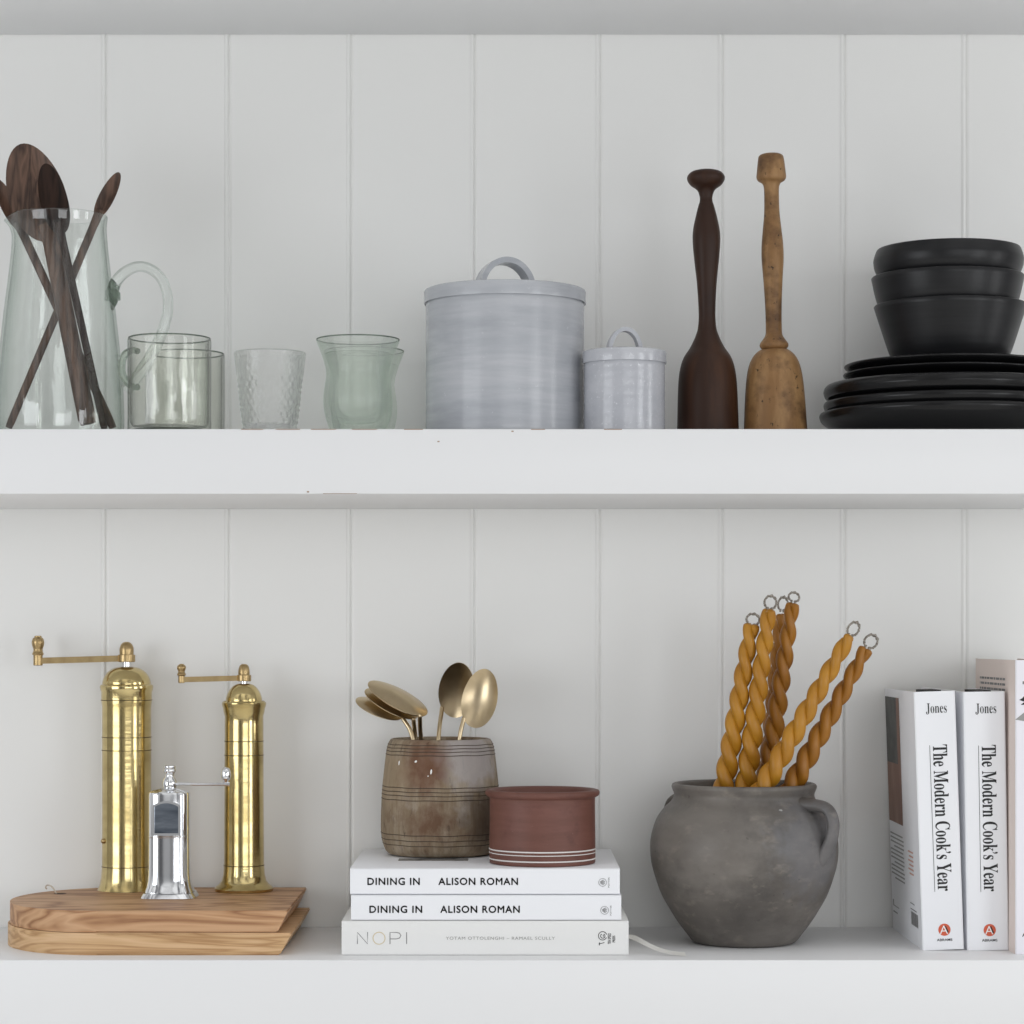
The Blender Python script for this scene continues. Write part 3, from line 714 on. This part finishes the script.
# ------------------------------------------------------------------ books
def make_book(t, w, d, h, m, m_spine=None, th=2.6, head=None):
    """upright: spine towards -y, thickness along +x, height along z; origin at the bottom left corner of the spine"""
    e = 1.6
    poly = [(0, d), (0, 9), (.7, 7.5), (.7, 5.5), (0, 4), (.3, e*.6), (e, 0), (w-e, 0), (w-.3, e*.6), (w, 4), (w-.7, 5.5), (w-.7, 7.5), (w, 9), (w, d), (w-th, d), (w-th, th), (th, th), (th, d)]
    cv = obj('cover', prism(poly, 0, h), [m, m_spine or m], t, ang=30)
    if m_spine:
        for p in cv.data.polygons:
            if p.normal.y < -.5 and p.center.y < .003: p.material_index = 1
    obj('page_block', box(th+.05, w-th-.05, th+2.5, d-4, 3, h-3), M['pages'], t, False)
    if head:
        obj('top_strip', box(head[0], head[1], th, head[2], h-5, h+1.3), M['head'], t, False)  # black strip along the top, just behind the spine
    return t

def flat_book(label, px0, px1, py0, py1, y, d, m, zb, name='book'):
    w = Z(py0, y)-zb; h = X(px1, y)-X(px0, y)
    t = thing(name, label, 'book', X(px1, y), y, zb, 'white cookbooks in the lying stack')
    t.rotation_euler = (0, -PI/2, 0)
    make_book(t, w, d, h, m)
    # local x = up, local z = to the left
    lx = lambda py: Z(py, y)-zb
    lz = lambda px: X(px1, y)-X(px, y)
    return t, lx, lz, F(y)

DR = -PI/2   # text runs down the spine of an upright book, i.e. left to right on a lying one
def publisher(t, lx, lz, f, px, py):
    b = bmesh.new()
    cx, cz = lx(py), lz(px)
    for r in (4.0, ):
        path = [(cx+r*math.cos(2*PI*k/28), -.2, cz+r*math.sin(2*PI*k/28)) for k in range(28)]
        tube(path, .22, 5, 1, closed=True, bm=b)
    for k, (x, l) in enumerate(((-2.4, 2.2), (-1.2, 4.8), (0, 4.2), (1.2, 5.2), (2.4, 2.6))):
        tube([(cx+x, -.2, cz-l/2), (cx+x*.6, -.2, cz+l/2)], .32, 5, bm=b)
    obj('publisher_mark', b, M['ink_soft'], t, False)
    lettering('publisher_lettering', 'POTTER', M['ink_soft'], t, lx(py+.0), lz(px+6.2), 10.2*f, 1.5*f, off=.01, rot=0)

nopi, lx, lz, f = flat_book('off-white thick cookbook at the bottom of the lying stack, thin lettering', 341.6, 628.6, 921.0, 955, 35, 225, M['book_cream'], ZL)
def strokes(name, segs, m, t, r):
    b = bmesh.new()
    for s in segs: tube([(lx(q), -.12, lz(p)) for p, q in s], r, 6, .2, (0, 1, 0), b)
    return obj(name, b, m, t, False)
strokes('title_letter', [[(357.4, 944), (357.4, 932.4), (367.6, 943.9), (367.6, 932.2)]], M['ink_soft'], nopi, .5)
strokes('title_letter', [[(379+6*math.cos(2*PI*k/32), 938.2+6*math.sin(2*PI*k/32)) for k in range(33)]], M['ink_gold'], nopi, .5)
strokes('title_letter', [[(390, 944), (390, 932.4), (396.5, 932.4), (399.6, 933.2), (400.9, 935.6), (399.6, 938), (396.5, 938.9), (390, 938.9)]], M['ink_soft'], nopi, .5)
strokes('title_letter', [[(406.6, 944), (406.6, 932.2)]], M['ink_soft'], nopi, .5)
lettering('author_lettering', 'YOTAM OTTOLENGHI \u2013 RAMAEL SCULLY', M['ink_pale'], nopi, lx(938.2), lz(500.4), 109*f, 3.1*f, rot=-PI/2, space=1.15)
strokes('publisher_mark', [[(602.6+4.2*math.cos(a*.35+.4), 935.8+4.2*math.sin(a*.35+.4)) for a in range(17)], [(602.8+2.2*math.cos(a*.4-1), 936+2.2*math.sin(a*.4-1)) for a in range(14)], [(603.2, 936.8), (603.4, 934.6)], [(598.6, 944), (604.5, 942.6)], [(599.5, 945.4), (599.5, 942.4)]], M['ink'], nopi, .42)
lettering('publisher_lettering', 'TEN SPEED', M['ink'], nopi, lx(938.6), lz(609.4), 10.8*f, 3.2*f, off=.02, rot=0)
lettering('publisher_lettering', 'PRESS', M['ink'], nopi, lx(939), lz(613.8), 6.6*f, 2.8*f, off=.02, rot=0)
# silk marker hanging out of the lower end
rb = [(625, 937.5, 58), (632, 939.5, 54), (640, 943.2, 48), (650, 948.2, 42), (660, 952.0, 35), (670, 954.3, 29), (680, 955.6, 26), (686.5, 956.0, 25)]
O = Vector((X(628.6, 35), 35, ZL))
rp = []
for p, q, yy in rb:
    P3 = Vector((X(p, yy), yy, max(Z(q, yy), ZL+.6))) - O
    rp.append(Vector((P3.z, P3.y, -P3.x)))      # into the turned book's own axes
rp = [Vector(q) for q in smooth_prof([tuple(q) for q in rp], 5)]
b = bmesh.new(); rows = []
for i, p in enumerate(rp):
    wv = 6.5 if i > 8 else 2.5 + i*.5
    tw = math.radians(50*(1-min(1, i/26)) + 30)
    ax = Vector((math.sin(tw), math.cos(tw), .25*math.cos(tw)))
    rows.append((b.verts.new(p - ax*wv*.0 + Vector((.0, 0, 0))), b.verts.new(p + ax*wv)))
for A, B in zip(rows, rows[1:]): b.faces.new((A[0], B[0], B[1], A[1]))
bmesh.ops.solidify(b, geom=b.faces[:], thickness=.25)
obj('ribbon_bookmark', b, M['ribbon'], nopi)

ZN = Z(921.0, 35)
def dining(label, px0, px1, py0, py1, y, zb, texts):
    t, lx, lz, f = flat_book(label, px0, px1, py0, py1, y, 228, M['book'], zb)
    (a0, a1), (c0, c1), yc, mk = texts
    lettering('title_lettering', 'DINING IN', M['ink'], t, lx(yc), lz((a0+a1)/2), (a1-a0)*f, 6.9*f, off=0.0, bold=.3, rot=-PI/2, space=1.12)
    lettering('author_lettering', 'ALISON ROMAN', M['ink'], t, lx(yc), lz((c0+c1)/2), (c1-c0)*f, 6.9*f, off=0.0, bold=.3, rot=-PI/2, space=1.12)
    publisher(t, lx, lz, f, mk, yc+1)
    return t
t2 = dining('white cookbook with bold black lettering, middle of the lying stack', 351, 621.3, 895.2, 920.6, 38, ZN+.2, ((369.6, 422), (440.5, 519.6), 909.3, 604.6))
ZD = Z(895.2, 38)
t1 = dining('white cookbook on top of the lying stack, under the two pots', 350, 619.8, 868.3, 894.6, 41, ZD+.2, ((367.6, 419.6), (438.6, 517.8), 881.4, 602.6))
ZT = Z(868.3, 41)
# dark picture and smudgy reflection on the top cover, painted as one patch
bm = bmesh.new(); w1 = ZT-ZD-.2+.15
for (xa, xb, ya, yb) in ((398, 468, 84, 112),):
    z0, z1 = X(619.8, 41)-X(xa, 41+ya), X(619.8, 41)-X(xb, 41+ya)
    bm.faces.new([bm.verts.new(p) for p in ((w1, ya, z0), (w1, ya, z1), (w1, yb, z1), (w1, yb, z0))])
obj('picture_reflection', bm, M['print_reflection'], t1, False)

def standing(label, px, py, y, w, d, h, lean, m, group='tall white cookbooks at the right'):
    t = thing('book', label, 'book', X(px, y), y, ZL, group)
    t.rotation_euler = (0, -math.radians(lean), 0)
    return t
def cook(label, px, lean):
    y = 75; f = F(y); w, d, h = 43.2, 194, 266.5
    t = standing(label, px, 949.4, y, w, d, h, lean, None)
    make_book(t, w, d, h, M['book'], head=(12.5, 29, 60))
    c = 22.2
    lettering('author_lettering', SERIF('Jones'), M['ink'], t, c+.8, 248.6, 21.5, 11.4, off=-.006)
    lettering('title_lettering', SERIF('The Modern Cook')+'\u2019'+SERIF('s Year'), M['ink'], t, c+3.2, 136, 151, 15.2, rot=-PI/2, off=.003)
    patch('title_rule', c-7.6, c-7.1, 60, 211, M['ink'], t)
    cd = lathe([(0, 0), (6.3, 0)], 36); bmesh.ops.rotate(cd, verts=cd.verts, cent=(0, 0, 0), matrix=Matrix.Rotation(PI/2, 3, 'X')); bmesh.ops.translate(cd, verts=cd.verts, vec=(c+1.2, -.25, 20.6))
    dsk = obj('publisher_mark', cd, M['orange'], t, False)
    lettering('publisher_initial', 'A', M['white_ink'], dsk, c+.6, 20.6, 8.4, 8.6, y=-.4, off=-.005)
    bm = bmesh.new()
    bm.faces.new([bm.verts.new(p) for p in ((c+1.6, -.45, 24.6), (c+2.8, -.45, 24.6), (c+5.6, -.45, 18.2), (c+4.4, -.45, 17.2))])
    obj('publisher_initial_shade', bm, M['ink'], dsk, False)
    lettering('publisher_lettering', 'ABRAMS', M['ink'], t, c+1, 10.2, 16, 2.7, off=.015)
    # back cover (left side)
    q = bmesh.new(); side_quad(q, .50*d, .985*d, 186, 258); obj('back_picture', q, M['photo'], t, False)
    q = bmesh.new(); side_quad(q, .50*d, .985*d, 121, 186); side_quad(q, .50*d, .60*d, 186, 258, -.35); obj('back_picture', q, M['photo_warm'], t, False)
    q = bmesh.new()
    for k in range(12): side_quad(q, .50*d + (0 if k % 4 else 6), (.96-.12*(k % 4 == 3))*d, 107-k*4.4, 108.7-k*4.4)
    obj('back_text', q, M['ink_pale'], t, False)
    q = bmesh.new()
    for k in range(6): side_quad(q, .19*d, (.36-.03*(k % 2))*d, 96-k*4.6, 97.8-k*4.6)
    obj('back_text', q, M['orange_pale'], t, False)
    q = bmesh.new()
    for k in range(14): side_quad(q, .10*d + k*3.2, .10*d + k*3.2 + (2.2 if k % 3 else 1.2), 20, 34)
    side_quad(q, .14*d, .34*d, 36, 37); side_quad(q, .20*d, .34*d, 42, 43)
    obj('barcode', q, M['ink_soft'], t, False)
    q = bmesh.new(); side_quad(q, .80*d, .95*d, 20, 21.5); side_quad(q, .74*d, .95*d, 27, 28); side_quad(q, .92*d, .95*d, 28, 34)
    obj('back_mark', q, M['ink_pale'], t, False)
    return t
cook('white tall cookbook showing its back cover, leftmost of the standing books', 922.4, 2.0)
cook('white tall cookbook standing between its white twin and the pale pink book', 967.3, .9)
y3 = 44
t3 = standing('tall pale pink book cut off by the edge at the far right', 1015.2, 954, y3, 45, 211, 299, 0, None, None)
make_book(t3, 48, 211, 299.5, M['book_pink'], M['book_lilac'])
q = bmesh.new()
for k in range(3):
    x0 = 50
    while x0 < 184:
        l = random.uniform(8, 24); side_quad(q, x0, min(x0+l, 186), 279-k*5.6-1, 279-k*5.6+1.4); x0 += l+3
obj('back_text', q, M['ink_soft'], t3, False)
patch('title_lettering', 7.5, 11, 275, 278, M['ink_soft'], t3)
bm = bmesh.new()
for tri in (((8.5, 259), (12, 261), (14, 257)), ((14, 257), (12, 261), (16, 266)), ((14, 257), (19, 261), (17, 254)), ((10, 254), (14, 257), (17, 254))):
    bm.faces.new([bm.verts.new((x-4.5, -.25, z)) for x, z in tri])
obj('publisher_mark', bm, M['ink'], t3, False)
bm = bmesh.new()
for tri in (((4.5, 239), (16, 248), (16, 237)), ((16, 248), (22, 245), (16, 237))):
    bm.faces.new([bm.verts.new((x-4.5, -.25, z)) for x, z in tri])
obj('spine_picture', bm, M['ink_pale'], t3, False)
lettering('author_lettering', 'A', M['ink'], t3, 10, 20.5, 6, 5, off=.01)

# ------------------------------------------------------------------ wooden pot with gold spoons, red clay pot
WY = 205.0
wp = thing('wooden_pot', 'weathered wooden pot with scored bands, holding gold spoons', 'pot', X(440.5, WY), WY, ZT+.3)
zb = ZT+.3
pp = px_prof([(47, 857), (52, 852.5), (56, 847), (58.8, 837), (59.6, 826), (59.2, 806), (58.1, 786), (56, 766), (54, 750), (52, 742.5), (49.8, 739)], WY, zb); pp[0] = (46*F(WY), .3)
oo = smooth_prof(pp, 5); tr, tz = oo[-1]
obj('body', lathe([(0, .2)] + oo + [(tr-2, tz+.8), (tr-5, tz+.6), (tr-7, tz-2), (tr-6, tz-30), (tr-4, 14), (tr-12, 9), (0, 8)], 96), M['pot_wood'], wp, ang=60)
def rad_at(prof, z):
    for (r0, z0), (r1, z1) in zip(prof, prof[1:]):
        if z0 <= z <= z1: return r0+(r1-r0)*(z-z0)/(z1-z0+1e-9)
    return prof[-1][0]
bm = bmesh.new()
for py in (743.6, 746.8, 750, 753.6, 785.2, 789.2, 793, 797.4, 831.6, 837, 842):
    z = Z(py, WY)-zb; r = rad_at(oo, z)
    tube([((r-.05)*math.cos(2*PI*k/90), (r-.05)*math.sin(2*PI*k/90), z + .25*math.sin(k*.7)) for k in range(90)], .45, 6, closed=True, bm=bm)
obj('scored_band', bm, M['pot_wood_line'], wp)
bm = bmesh.new()
for px, py, sx, sz in ((401, 761, .8, 2.6), (418, 759, 1.6, 1.3), (433, 769, 1.0, 3.0), (430, 773, .6, .8)):
    z = Z(py, WY)-zb; r = rad_at(oo, z); x = X(px, WY)-X(440.5, WY); yv = -math.sqrt(r*r-x*x)
    s = bmesh.new(); bmesh.ops.create_icosphere(s, subdivisions=2, radius=1)
    for v in s.verts: v.co = Vector((x+v.co.x*sx+.25*v.co.z*sx, yv+v.co.y*.5, z+v.co.z*sz))
    join(bm, s)
obj('paint_fleck', bm, M['paint_fleck'], wp)

def gold_spoon(label, bowl_px, y, L, W, tilt, normal, rim_px, foot_px, yf, cup=7, fore=None):
    O = Vector((X(foot_px[0], yf), yf, zb+9.5))
    t = thing('gold_spoon', label, 'spoon', *O, 'gold spoons in the wooden pot')
    c = Vector((X(bowl_px[0], y), y, Z(bowl_px[1], y))) - O
    n = Vector(normal).normalized()
    a = math.radians(tilt); u = Vector((math.sin(a), 0, math.cos(a)))      # long axis as seen from the front
    u = u - Vector((0, 1, 0))*(u.dot(n)/n.y if abs(n.y) > .2 else 0)
    u = (u - n*u.dot(n)).normalized(); v = n.cross(u)
    if fore:      # back of the bowl towards us: long axis across the picture, opening down and away
        u = Vector((-math.cos(a), 0, math.sin(a))); v = fore*Vector((math.sin(a), 0, math.cos(a))) + Vector((0, math.sqrt(1-fore*fore), 0))
        n = u.cross(v).normalized()
    b = bmesh.new(); NR, NA = 8, 44; lay = []
    for s in (0, 1):
        rows = []
        for i in range(NR+1):
            g = i/NR
            if i == 0: rows.append([b.verts.new(c - n*(cup + s*.9))]); continue
            rows.append([b.verts.new(c + u*(L*g*math.sin(2*PI*j/NA)) + v*(W*g*math.cos(2*PI*j/NA)*(1-.06*math.sin(2*PI*j/NA))) - n*(cup*(1-g*g) + s*.9)) for j in range(NA)])
        lay.append(rows)
    for S in lay:
        for i in range(NR):
            for j in range(NA):
                k = (j+1) % NA
                if i == 0: b.faces.new((S[0][0], S[1][j], S[1][k]))
                else: b.faces.new((S[i][j], S[i+1][j], S[i+1][k], S[i][k]))
    A, B = lay[0][-1], lay[1][-1]
    for j in range(NA): b.faces.new((A[j], A[(j+1) % NA], B[(j+1) % NA], B[j]))
    obj('bowl', b, M['gold'], t)
    # stem from the rim of the bowl down to the pot floor
    want = Vector((X(rim_px[0], y), y, Z(rim_px[1], y))) - O
    st = Vector((X(rim_px[2], WY), (y+yf)/2, Z(rim_px[3], WY))) - O
    # nearest rim point to the wished joint
    pts = [c + u*(L*math.sin(2*PI*j/NA)) + v*(W*math.cos(2*PI*j/NA)) - n*.5 for j in range(NA)]
    j0 = min(pts, key=lambda p: (p-want).length)
    path = smooth_prof([tuple(j0*.985 + c*.015), tuple(j0*.9+st*.1), tuple(st), tuple(st*.5), (0, 0, 0)], 5)
    obj('stem', tube(path, 2.3, 12, .7, (0, 1, 0)), M['gold'], t)
gold_spoon('gold spoon with a dark reflecting bowl, taller of the two upright ones', (456.7, 690.3), 214, 34, 20, 10, (-.25, -.9, -.42), (443, 712, 438.4, 739), (436, 850), 205)
gold_spoon('gold spoon with a bright bowl, rightmost in the wooden pot', (479.7, 698.3), 196, 32.5, 20, 12, (-.30, -.95, .12), (463.4, 719, 459.8, 739), (453, 850), 195)
gold_spoon('gold spoon lowest and farthest left in the wooden pot', (379, 708.6), 205, 27, 18, 21, (0, 1, 0), (402.8, 720, 413, 738.5), (422, 850), 192, 5, .45)
gold_spoon('gold spoon tucked beneath the upper left one in the wooden pot', (391, 704), 204, 32, 19, 27, (0, 1, 0), (406.7, 717, 415.6, 738.5), (426, 850), 206, 5, .45)
gold_spoon('gold spoon lying uppermost on the left in the wooden pot', (397.5, 698.6), 197, 36, 21, 28, (0, 1, 0), (412, 717, 421, 738.5), (434, 850), 211, 5, .47)

RY = 104.0
rp_ = thing('clay_pot', 'red-brown clay pot with white lines on the top lying book', 'pot', X(542.4, RY), RY, ZT+.3)
pf = px_prof([(50, 866), (52.6, 862), (53, 857), (53, 840), (52.7, 820), (52.7, 799.5), (53.2, 797), (55.2, 795.8), (57, 793.8), (57.2, 791.6), (56.2, 789.8), (54, 789)], RY, zb); pf[0] = (50*F(RY), .3)
oo2 = smooth_prof(pf, 5); tr, tz = oo2[-1]
obj('body', lathe([(0, .2)] + oo2 + [(tr-3, tz-.6), (tr-5.5, tz-3), (tr-6.5, tz-8), (tr-6, 14), (tr-12, 8), (0, 7)], 96), M['terracotta'], rp_, ang=60)
bm = bmesh.new()
for py, r_ in ((848.2, .75), (851.6, .5), (857.6, .75)):
    z = Z(py, RY)-zb; r = rad_at(oo2, z)
    tube([(r*math.cos(2*PI*k/90), r*math.sin(2*PI*k/90), z) for k in range(90)], r_, 6, closed=True, bm=bm)
obj('white_line', bm, M['white_line'], rp_)

# ------------------------------------------------------------------ stoneware pot with twisted candles
SY = 144.0
sp = thing('stoneware_pot', 'grey-brown round stoneware pot with two lug handles, holding twisted candles', 'pot', X(744, SY), SY, ZL)
pf = px_prof([(48, 945), (52, 940), (58, 932.5), (67, 920.5), (76, 906), (83, 893), (89, 876), (92.6, 862), (93.8, 848), (92.4, 834), (87.5, 819), (80, 808), (73.4, 801.5), (70.4, 797), (70, 793.4), (71.4, 789.6), (72.4, 786.4), (71.6, 783.8)], SY, ZL)
pf[0] = (47.5*F(SY), .3)
oo3 = smooth_prof(pf, 5); tr, tz = oo3[-1]
inn = [(r-7.5, z) for r, z in oo3 if 12 < z < tz-14][::-1]
obj('body', lathe([(0, .2)] + oo3 + [(tr-2, tz+1), (tr-4.5, tz+.6), (tr-6.5, tz-1.5), (tr-7.6, tz-6), (tr-8.2, tz-12)] + inn + [(38, 10), (0, 9)], 112), M['stone'], sp, ang=60)
def lug(az):
    d = Vector((math.cos(az), math.sin(az), 0)); f = F(SY)
    q = [(66, 801), (80, 802), (92, 803), (100.5, 808.5), (104, 820), (102, 833), (96.5, 844), (91, 852), (86, 858)]
    path = smooth_prof([tuple(d*(r*f) + Vector((0, 0, Z(py, SY)-ZL))) for r, py in q], 4)
    n = len(path)
    obj('lug_handle', tube(path, [5.6+2.6*abs(2*i/(n-1)-1)**2 for i in range(n)], 16, 1.45, (-d.y, d.x, 0)), M['stone'], sp)
lug(math.radians(-39)); lug(math.radians(132))
s = bmesh.new(); bmesh.ops.create_icosphere(s, subdivisions=2, radius=1)
z = Z(805.5, SY)-ZL; r = rad_at(oo3, z); x = X(772.5, SY)-X(744, SY)
for v in s.verts: v.co = Vector((x+v.co.x*2.2, -math.sqrt(r*r-x*x)+v.co.y*.5, z+v.co.z*1.4))
obj('pale_fleck', s, M['ink_pale'], sp)

def candle(label, top, bot, y1, y0, wt, wb, m, phase, loop, ltilt, pitch=50):
    """axis from bot px at depth y0 (inside the pot) to top px at depth y1; widths = envelope half width px"""
    A = Vector((X(bot[0], y0), y0, Z(bot[1], y0))); B = Vector((X(top[0], y1), y1, Z(top[1], y1)))
    t = thing('twisted_candle', label, 'candle', *A, 'twisted beeswax candles in the stoneware pot')
    ax = B-A; Ln = ax.length; ax.normalize()
    N = Vector((0, 1, 0)); N = (N-ax*N.dot(ax)).normalized(); Bn = ax.cross(N)
    bm = bmesh.new()
    K = int(Ln/2.2); tips = []
    for s_ in (0, PI):
        path, rad = [], []
        for i in range(K+1):
            h = Ln*i/K; q = h/Ln
            env = (wb+(wt-wb)*q**1.6)*1.14
            ph = phase + s_ - 2*PI*(Ln-h)/pitch
            off = env*.44
            path.append(ax*h + off*(math.cos(ph)*Bn + math.sin(ph)*N)); rad.append(env*.62)
        path.append(path[-1] + ax*1.6); rad.append(rad[-1]*.72)
        path.append(path[-1] + ax*.8); rad.append(rad[-1]*.4)
        tube(path, rad, 16, bm=bm); tips.append(path[-1])
    obj('wax', bm, m, t)
    lp = Vector((X(loop[0], y1), y1, Z(loop[1], y1))) - A
    a, b_ = loop[2]*F(y1), loop[3]*F(y1)
    mid = (tips[0]+tips[1])/2
    up = (lp-mid).normalized(); sd = (tips[0]-tips[1]); sd = (sd-up*sd.dot(up)).normalized()
    if abs(sd.y) > .7: sd = (Bn-up*Bn.dot(up)).normalized()*.9 + N*.35; sd.normalize()
    wb_ = bmesh.new()
    for e in (0, 1, 2):
        pts = []
        for i in range(29):
            an = -PI/2 - 3.0 + 6.0*i/28 + PI
            w_ = 1+.10*math.sin(i*1.9+e*2.2)
            pts.append(lp + up*(b_*math.sin(an)*w_*(1-.09*e)) + sd*(a*math.cos(an)*w_) + Vector((0, .8*e+.5*math.sin(i*1.3), 0)))
        tube(pts, .8, 6, bm=wb_)
    obj('wick', wb_, M['wick'], t)
candle('ochre twisted candle leaning leftmost in the stoneware pot', (751.5, 626), (708, 880), 112, 142, 7.2, 10.6, M['wax'], .3, (753, 619.5, 6.6, 6.2), 0)
candle('bright ochre twisted candle second from the left, in front of its neighbours', (769, 611), (733, 884), 102, 144, 6.8, 10.8, M['wax'], 1.2, (770.5, 602.5, 6.2, 7.2), 0)
candle('ochre twisted candle half hidden behind the second one from the left', (781, 616), (758, 880), 160, 192, 6, 9.2, M['wax_dark'], 2.2, (783, 604, 5, 7.6), 0)
candle('dark ochre twisted candle with the highest wick', (792.5, 605), (752, 880), 124, 158, 6.4, 11, M['wax_dark'], .9, (794, 597, 5.6, 5), 0)
candle('ochre twisted candle leaning right across the front of the pot rim', (849, 637), (726, 852), 92, 98, 6.8, 10.6, M['wax'], 2.0, (853.5, 629, 5.6, 8), 0)
candle('amber twisted candle leaning farthest to the right', (865.5, 650), (756, 852), 112, 128, 6.6, 10.6, M['wax_dark'], .2, (871, 641.5, 6.4, 7.8), 0)

# ------------------------------------------------------------------ light, world, camera
def area(name, loc, target, sx, sy, power, col):
    l = bpy.data.lights.new(name, 'AREA'); l.shape = 'RECTANGLE'; l.size = sx; l.size_y = sy; l.energy = power; l.color = col
    o = bpy.data.objects.new(name, l); C.objects.link(o); o.location = loc
    o.rotation_euler = (Vector(target)-Vector(loc)).to_track_quat('-Z', 'Y').to_euler()
    return o
area('window_light_left', (-2.2, -1.8, 1.48), (0, .2, 1.48), 1.4, 1.3, 20, (.93, .965, 1))
area('window_light_right', (2.0, -1.9, 1.48), (0, .2, 1.48), .7, 1.3, 12.5, (.95, .975, 1))
area('window_light_side', (2.0, -.45, 1.62), (0, .15, 1.6), .3, .8, 3.6, (.97, .985, 1))
area('front_fill_light', (.95, -4.6, 1.56), (0, .2, 1.5), 2.5, 1.25, 27, (.96, .98, 1))  # unseen fill lamp added in front to even out the niche

w = bpy.data.worlds.new('room_surroundings'); sc.world = w; w.use_nodes = True; nt = w.node_tree
bg = nt.nodes['Background']; bg.inputs['Strength'].default_value = .74
tc = nt.nodes.new('ShaderNodeTexCoord'); sep = nt.nodes.new('ShaderNodeSeparateXYZ'); nt.links.new(tc.outputs['Generated'], sep.inputs[0])
rz = nt.nodes.new('ShaderNodeValToRGB'); mr = nt.nodes.new('ShaderNodeMapRange'); mr.inputs['From Min'].default_value = -1; mr.inputs['From Max'].default_value = 1
nt.links.new(sep.outputs['Z'], mr.inputs['Value']); nt.links.new(mr.outputs['Result'], rz.inputs['Fac'])
e = rz.color_ramp.elements; e[0].position = .2; e[0].color = (.55, .53, .50, 1); e[1].position = .8; e[1].color = (1.4, 1.4, 1.39, 1)
k = e.new(.42); k.color = (.55, .545, .54, 1); k = e.new(.52); k.color = (.62, .625, .63, 1)
# random dark bands over the azimuth, added to streak the metal reflections
mp = nt.nodes.new('ShaderNodeMapping'); mp.inputs['Scale'].default_value = (3.2, 3.2, .5); nt.links.new(tc.outputs['Generated'], mp.inputs['Vector'])
nz = nt.nodes.new('ShaderNodeTexNoise'); nz.inputs['Scale'].default_value = 1.4; nz.inputs['Detail'].default_value = 2; nt.links.new(mp.outputs['Vector'], nz.inputs['Vector'])
rb_ = nt.nodes.new('ShaderNodeValToRGB'); rb_.color_ramp.elements[0].position = .40; rb_.color_ramp.elements[0].color = (.18, .18, .19, 1); rb_.color_ramp.elements[1].position = .56; rb_.color_ramp.elements[1].color = (1.15, 1.15, 1.15, 1)
nt.links.new(nz.outputs['Fac'], rb_.inputs['Fac'])
mx = nt.nodes.new('ShaderNodeMix'); mx.data_type = 'RGBA'; mx.blend_type = 'MULTIPLY'; mx.inputs[0].default_value = .9
nt.links.new(rz.outputs['Color'], mx.inputs[6]); nt.links.new(rb_.outputs['Color'], mx.inputs[7]); nt.links.new(mx.outputs[2], bg.inputs['Color'])

cd = bpy.data.cameras.new('camera'); cam = bpy.data.objects.new('camera', cd); C.objects.link(cam)
cam.location = (0, -CAM*.001, EYE); cam.rotation_euler = (PI/2, 0, 0)
cd.sensor_width = 36; cd.lens = 36*CAM/1024.0; cd.shift_y = 128/1024.0; cd.clip_start = .05
sc.camera = cam
sc.view_settings.view_transform = 'Standard'; sc.view_settings.look = 'None'; sc.view_settings.exposure = -0.08; sc.view_settings.gamma = 1
cy = sc.cycles
cy.use_denoising = True; cy.max_bounces = 16; cy.transmission_bounces = 14; cy.transparent_max_bounces = 24; cy.diffuse_bounces = 5; cy.glossy_bounces = 6
cy.sample_clamp_indirect = 6
